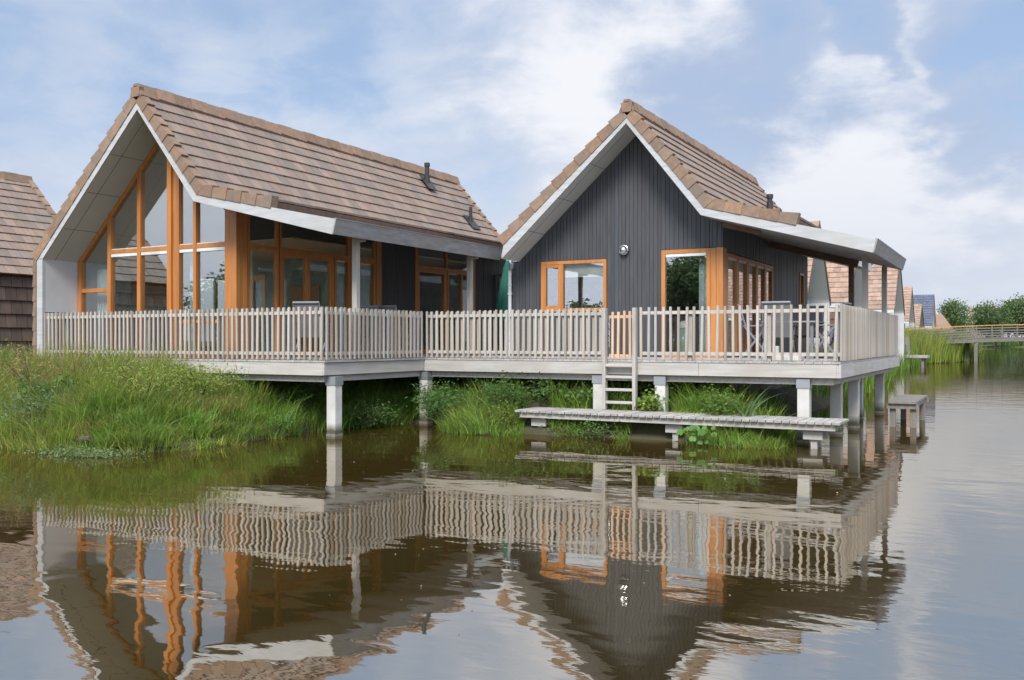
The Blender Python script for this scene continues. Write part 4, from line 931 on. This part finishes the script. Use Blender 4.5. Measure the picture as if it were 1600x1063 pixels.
def tufts(n_t, per, x0, x1, y0, y1, cond, hgt, lean, wd, cA, cB, rad, name, label, tip=None, bias=None):
    ctr = scatter(n_t, x0, x1, y0, y1, cond); th_ = rng.uniform(.65, 1.15, n_t); tb = rng.uniform(0, 2 * np.pi, n_t)
    P = np.repeat(ctr, per, 0); n = len(P); off = rng.normal(size=(n, 2)) * rad; P[:, :2] += off; P[:, 2] = np.maximum(P[:, 2], -.05)
    ld = np.arctan2(off[:, 1], off[:, 0]) + rng.normal(size=n) * .5
    if bias is not None: ld = np.where(rng.uniform(0, 1, n) < .4, bias + rng.normal(size=n) * .5, ld)
    H = np.repeat(th_, per) * rng.uniform(hgt * .45, hgt * 1.1, n)
    H = np.where((P[:, 0] > -14.2) & (P[:, 1] < 12.8), H * (.86 - .22 * np.clip(P[:, 0] + 14.2, 0, 1.5)), H)
    kp, H = clear_of(P, H); P, H, ld = P[kp], H[kp], ld[kp]; n = len(P)
    cmul = np.repeat(rng.uniform(.72, 1.35, (n_t, 1)) * rng.uniform(.88, 1.14, (n_t, 3)), per, 0)[kp]
    return blades(name, P, H, ld, rng.uniform(lean * .3, lean * 1.3, n), wd, cA, cB, label=label, tipcol=tip, cmul=cmul)
left = lambda p, d: (d > .1) & (p[:, 1] < 12.75) & (d < 6) & (p[:, 0] < -12.15)
tufts(420, 75, -25, -11, 9, 12.75, left, .78, .6, .014, G1, G3, .12, 'tall_grass', 'tall feathery green grass covering the bank left of the first pile', BRN, bias=-.4)
tufts(210, 80, -25, -11, 9, 12.75, left, 1.0, .5, .011, BRN, YEL, .11, 'seeding_grass', 'brownish seeding grass among the tall green grass on the left bank', (.24, .17, .08), bias=-.3)
tufts(330, 50, -25, -11, 9, 12.2, lambda p, d: (d > -.15) & (d < .55) & (p[:, 0] < -11.0), .5, .8, .015, G1, YEL, .10, 'bank_grass', 'short drooping grass at the waterline of the left bank', (.28, .26, .12))
tufts(110, 70, -13.8, -10.9, 9.3, 12.9, lambda p, d: (d > -.05) & (d < 1.5), .85, 1.0, .016, G2, G3, .12, 'drooping_sedge', 'dark drooping sedge at the right end of the grassy bank', bias=-.6)
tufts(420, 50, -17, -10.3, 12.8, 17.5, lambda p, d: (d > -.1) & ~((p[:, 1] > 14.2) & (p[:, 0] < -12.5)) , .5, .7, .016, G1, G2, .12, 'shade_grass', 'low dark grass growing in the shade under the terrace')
tufts(330, 55, -10.8, -3.4, 14.3, 16.6, lambda p, d: d > -.1, .52, .8, .016, G1, G3, .12, 'bank_grass', 'grass along the bank behind the plank jetty', (.25, .25, .10))
tufts(260, 50, -10.8, -3.6, 15.5, 18.5, lambda p, d: d > .3, .72, .6, .017, G1, G3, .12, 'tall_grass', 'taller grass in the shade under the front terrace')
tufts(110, 50, -5.6, -4.2, 14.85, 15.9, lambda p, d: d > .05, .5, 1.1, .015, YEL, G3, .10, 'drooping_sedge', 'bright yellow green grass spilling onto the plank jetty')
tufts(500, 30, -12, -3, 24, 76, lambda p, d: (d > -.1) & (d < 3.5), 1.15, .4, .035, G1, G2, .3, 'reeds', 'green reeds lining the canal bank beside the distant houses', (.20, .17, .07))
tufts(330, 45, -8.5, -3, 74, 92, lambda p, d: (d > -.1) & (d < 4.5), 2.4, .3, .05, G1, YEL, .35, 'reeds', 'big clump of tall reeds in front of the bridge', (.22, .15, .07))
tufts(900, 12, -20, 130, 285, 325, lambda p, d: (d > -.5) & (d < 6), 2.6, .3, .25, G2, (.05, .09, .03), .8, 'reeds', 'far line of dark reeds under the bridge')
tufts(300, 30, -70, 60, -40, -28, lambda p, d: d > 0, 1.3, .5, .06, G1, G2, .4, 'tall_grass', 'grass on the opposite bank')
tufts(75, 9, -24, -11.9, 9.2, 12.6, left, 1.15, .9, .024, G3, YEL, .08, 'reed_leaves', 'long pale arching reed leaves scattered over the left bank', bias=-.3)
tufts(60, 10, -10.2, -3.6, 15.6, 17.2, lambda p, d: d > .2, .8, .9, .024, G3, G1, .08, 'reed_leaves', 'long arching reed leaves under the front terrace')
# duckweed mat at the foot of the left bank
n = 5200; P = np.stack([-12.55 + rng.normal(size=n) * .42, 9.12 + rng.normal(size=n) * .16, np.full(n, .012)], -1)
P[:, 2] += np.abs(rng.normal(size=n)) * .035
leaves('duckweed', P, rng.uniform(.02, .045, n), (.20, .27, .10), 'pale green mat of water plants at the foot of the left bank', 'water plants', 'stuff', aspect=.9, droop=0)

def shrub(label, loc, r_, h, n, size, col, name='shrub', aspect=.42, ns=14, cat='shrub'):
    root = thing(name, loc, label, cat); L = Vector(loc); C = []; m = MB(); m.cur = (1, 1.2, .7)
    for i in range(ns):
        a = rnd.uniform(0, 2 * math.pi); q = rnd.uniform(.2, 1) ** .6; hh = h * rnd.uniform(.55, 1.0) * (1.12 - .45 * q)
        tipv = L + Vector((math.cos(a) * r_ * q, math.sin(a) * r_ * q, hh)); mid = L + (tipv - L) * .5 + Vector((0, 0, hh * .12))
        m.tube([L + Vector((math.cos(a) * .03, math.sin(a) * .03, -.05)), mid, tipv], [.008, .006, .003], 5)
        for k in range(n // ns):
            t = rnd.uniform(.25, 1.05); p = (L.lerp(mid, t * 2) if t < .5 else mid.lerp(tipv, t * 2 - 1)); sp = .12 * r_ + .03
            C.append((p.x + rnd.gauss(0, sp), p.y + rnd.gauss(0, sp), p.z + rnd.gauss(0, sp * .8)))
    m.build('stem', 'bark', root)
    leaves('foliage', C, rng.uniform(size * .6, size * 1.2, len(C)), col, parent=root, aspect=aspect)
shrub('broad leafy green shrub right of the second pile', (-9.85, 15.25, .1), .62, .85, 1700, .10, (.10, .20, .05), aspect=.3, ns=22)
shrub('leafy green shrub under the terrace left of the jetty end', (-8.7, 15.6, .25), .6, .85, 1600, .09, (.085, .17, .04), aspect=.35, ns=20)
shrub('pale yellow green bush at the left end of the plank jetty', (-8.5, 15.1, .05), .35, .55, 700, .06, (.20, .27, .05))
shrub('bright green small bush on the dark bank left of the first pile', (-11.55, 12.35, .15), .3, .42, 900, .045, (.16, .34, .06), aspect=.35)
shrub('bright leafy vine bush between the ladder and the jetty pile', (-5.95, 16.0, .35), .3, .55, 420, .085, (.22, .32, .06), aspect=.7)
shrub('pale leafed climber left of the ladder', (-7.35, 16.25, .4), .35, .62, 480, .09, (.16, .27, .07), aspect=.8)
shrub('bushy green weeds right of the middle jetty pile', (-4.6, 15.75, .4), .55, .5, 1100, .075, (.14, .25, .045), aspect=.3, ns=20)
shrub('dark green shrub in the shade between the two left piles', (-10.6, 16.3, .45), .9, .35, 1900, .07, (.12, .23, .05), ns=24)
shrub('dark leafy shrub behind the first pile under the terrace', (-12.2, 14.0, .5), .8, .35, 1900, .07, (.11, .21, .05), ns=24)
shrub('pale flowering weeds poking up before the left railing', (-14.6, 11.9, .75), .75, .5, 1500, .05, (.17, .29, .06), ns=24)
shrub('green weeds on the bank crest at the far left of the railing', (-17.2, 11.8, .85), .6, .42, 900, .06, (.12, .22, .05), ns=20)
shrub('wide yellow green leafy bush on the left bank below the corner of the railing', (-12.95, 11.9, .65), .9, .75, 3000, .06, (.25, .33, .07), ns=34)
shrub('thin leafy weeds before the railing under the middle of the glazed gable', (-15.9, 12.1, .9), .9, .7, 1900, .055, (.18, .28, .06), ns=28)
shrub('bluish green leafy weeds at the water line at the far left', (-15.0, 10.3, .35), .7, .45, 1500, .06, (.09, .20, .07), ns=26)
shrub('low leafy weeds above the pale water plants', (-12.7, 9.75, .2), .5, .35, 1100, .05, (.19, .29, .06), ns=20)
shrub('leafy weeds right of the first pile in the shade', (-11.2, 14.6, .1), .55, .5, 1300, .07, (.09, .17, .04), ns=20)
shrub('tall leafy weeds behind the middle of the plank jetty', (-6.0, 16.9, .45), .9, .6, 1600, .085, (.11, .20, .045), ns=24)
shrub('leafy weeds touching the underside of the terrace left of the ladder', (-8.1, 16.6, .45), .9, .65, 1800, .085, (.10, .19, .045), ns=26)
shrub('hanging bank weeds at the water under the left part of the jetty', (-6.9, 15.0, .0), .75, .32, 1500, .055, (.12, .22, .045), ns=24)
for lb, lc, r_, h_, n_, sz_, cl_ in (
    ('bright yellow green airy bush at the front right of the left bank', (-13.2, 10.9, .55), .65, .62, 1900, .055, (.27, .36, .08)),
    ('dark broad leafed dock plant half way down the left bank', (-14.6, 10.2, .4), .45, .6, 500, .13, (.10, .19, .045)),
    ('straw coloured dry weeds on the left bank', (-15.8, 10.6, .6), .6, .75, 1300, .05, (.36, .29, .13)),
    ('fresh green nettles high on the left bank near the picture edge', (-18.6, 11.4, .8), .7, .65, 1500, .08, (.15, .28, .06)),
    ('grey green willowherb at the water edge left of the pale mat', (-14.3, 9.65, .2), .5, .55, 1000, .07, (.19, .27, .12)),
    ('russet weeds at the foot of the bank at the far left', (-16.6, 9.8, .3), .6, .6, 1100, .05, (.27, .19, .08))):
    shrub(lb, lc, r_ * 1.15, h_ * 1.5, int(n_ * 1.5), sz_ * 1.15, cl_, ns=30, aspect=.32)
IR = thing('iris_plant', (-4.15, 15.65, .3), 'clump of long pale iris leaves left of the right jetty pile', 'plant')
k = 26; blades('leaf', np.repeat([[-4.05, 15.6, .3]], k, 0) + rng.normal(size=(k, 3)) * [.06, .05, 0], rng.uniform(.5, .85, k), rng.normal(size=k) * .6 + rng.choice([.1, 2.9], k, p=[.75, .25]), rng.uniform(.3, .95, k), .028, (.20, .30, .13), (.14, .24, .08), seg=6, parent=IR, label=None)
BB = thing('butterbur', (-4.55, 14.62, .05), 'round leaved water plant under the right part of the plank jetty', 'plant')
m = MB(); V = []; Q = []; Cc = []
for i in range(16):
    c = Vector((-4.6 + rnd.gauss(0, .15), 14.62 + rnd.gauss(0, .05), .12 + rnd.uniform(-.06, .2))); r_ = rnd.uniform(.035, .075); nrm = Vector((rnd.gauss(0, .4), -1.1, .8)).normalized(); x = nrm.cross(Vector((0, 0, 1))).normalized(); y = nrm.cross(x)
    g_ = rnd.uniform(.8, 1.2); m.cur = (.13 * g_, .27 * g_, .06 * g_)
    m.add([c + (x * math.cos(a) + y * math.sin(a)) * r_ * (.55 if kk == 0 else 1) for kk, a in enumerate(np.linspace(0, 2 * math.pi, 14)[:-1] + math.pi / 2)], [tuple(range(13))])
    m.tube([c - Vector((0, -.01, .002)), (c.x, c.y + .08, -.05)], .006, 5)
m.build('leaf', 'leaf', BB)
LOG = MB(); LOG.tube([(-13.0, 9.42, .14), (-12.75, 9.36, .19), (-12.52, 9.33, .22)], [.05, .06, .045], 10); tag(LOG.build('log', 'bark'), 'short dark log lying in the grass above the pale water plants', 'log')
o = MB(); o.box(-6.62, -6.2, 17.5, 17.8, .55, .72); tag(o.build('crate', 'orange_plastic'), 'orange plastic box in the shade behind the ladder', 'box')

n = 140; P = np.stack([rng.uniform(-9, -1, n), rng.uniform(4.5, 12, n), np.full(n, .006)], -1)
leaves('floating_bits', P, rng.uniform(.008, .022, n), (.45, .42, .32), 'tiny pale bits of leaf drifting on the water', 'floating bits', 'stuff', aspect=.8, droop=0)
# ------------------------------------------------------------------ trees
def tree_mesh(h, r_, n_cl, per, size, col, seed):
    q = random.Random(seed); cl = []; per = int(per * 1.7)
    for i in range(n_cl):
        while True:
            p = Vector((q.uniform(-1, 1), q.uniform(-1, 1), q.uniform(-1, 1)))
            if .35 < p.length < 1: break
        cl.append(Vector((p.x * r_, p.y * r_, h * .58 + p.z * h * .42)))
    C = []; cols = []
    for c in cl:
        s = r_ * q.uniform(.16, .28); g_ = q.uniform(.7, 1.35)
        for k in range(per): gs = lambda: max(-1.7, min(1.7, q.gauss(0, 1))); C.append((c.x + gs() * s, c.y + gs() * s, c.z + gs() * s * .75)); cols.append((col[0] * g_, col[1] * g_, col[2] * g_))
    m = MB(); m.tube([(0, 0, -.3), (0, 0, h * .3), (.05 * r_, 0, h * .75)], [.035 * h, .026 * h, .008 * h], 8)
    for c in cl[::4]: m.tube([(0, 0, h * .28), c * .5 + Vector((0, 0, h * .15)), c], [.014 * h, .008 * h, .003 * h], 5)
    return C, cols, m
TREES = {}
def tree(kind, loc, label, rz=0, group='trees across the water', sc=1.0, wd=1.0):
    h, r_, ncl, per, size, col, seed = {'round': (12, 6.0, 60, 75, .75, (.13, .20, .075), 3), 'broad': (12, 7.0, 70, 75, .75, (.115, .18, .068), 5), 'pale': (12, 4.0, 40, 70, .6, (.17, .22, .10), 8)}[kind]
    root = thing('tree', loc, label, 'tree', group); root.rotation_euler = (0, 0, rz); root.scale = (sc * wd, sc * wd, sc)
    if kind not in TREES:
        C, cols, m = tree_mesh(h, r_, ncl, per, size, col, seed)
        cr = leaves('crown', C, rng.uniform(size * .6, size * 1.2, len(C)), np.array(cols), aspect=.6); tr = m.build('trunk', 'bark'); TREES[kind] = (cr, tr)
        cr.parent = root; tr.parent = root
    else:
        for s in TREES[kind]: c = s.copy(); COL.objects.link(c); c.parent = root
def far(x, zf): a = (x - 800) / 1440 * zf; return (a * cR - zf * sR, a * sR + zf * cR, .6)
tree('round', far(1491, 300), 'round tree just right of the blue grey roofed house', .3, sc=1.13, wd=.72)
tree('broad', far(1546, 305), 'broad dark tree in the middle of the trees behind the bridge', 1.1, sc=1.10, wd=.70)
tree('broad', far(1603, 310), 'tallest dark tree, cut by the right edge of the view', 2.5, sc=1.28, wd=.75)
tree('pale', far(1576, 340), 'pale yellow green tree peeping between the dark trees', 0, sc=1.25, wd=.8)
tree('round', far(1640, 330), 'dark tree just beyond the right edge', 2.0, sc=1.2)
tree('pale', (-20.3, 41.0, .6), 'pale tree seen through the glass between the two houses', .5, sc=.5)
for i, (u, v, kk, s, r_) in enumerate(((-28, -52, 'round', .80, 0), (-36, -60, 'broad', .42, 1), (-41, -52, 'round', .42, 2), (-20, -56, 'broad', .66, 3), (-84, -56, 'broad', .8, 4), (-73, -58, 'round', .62, 4), (-64, -60, 'broad', .45, 1.7), (14, -55, 'round', .8, 2.2))):
    tree(kk, (u, v, .6), 'tree on the opposite bank behind the viewer, mirrored in the windows', r_, 'trees on the opposite bank', s)
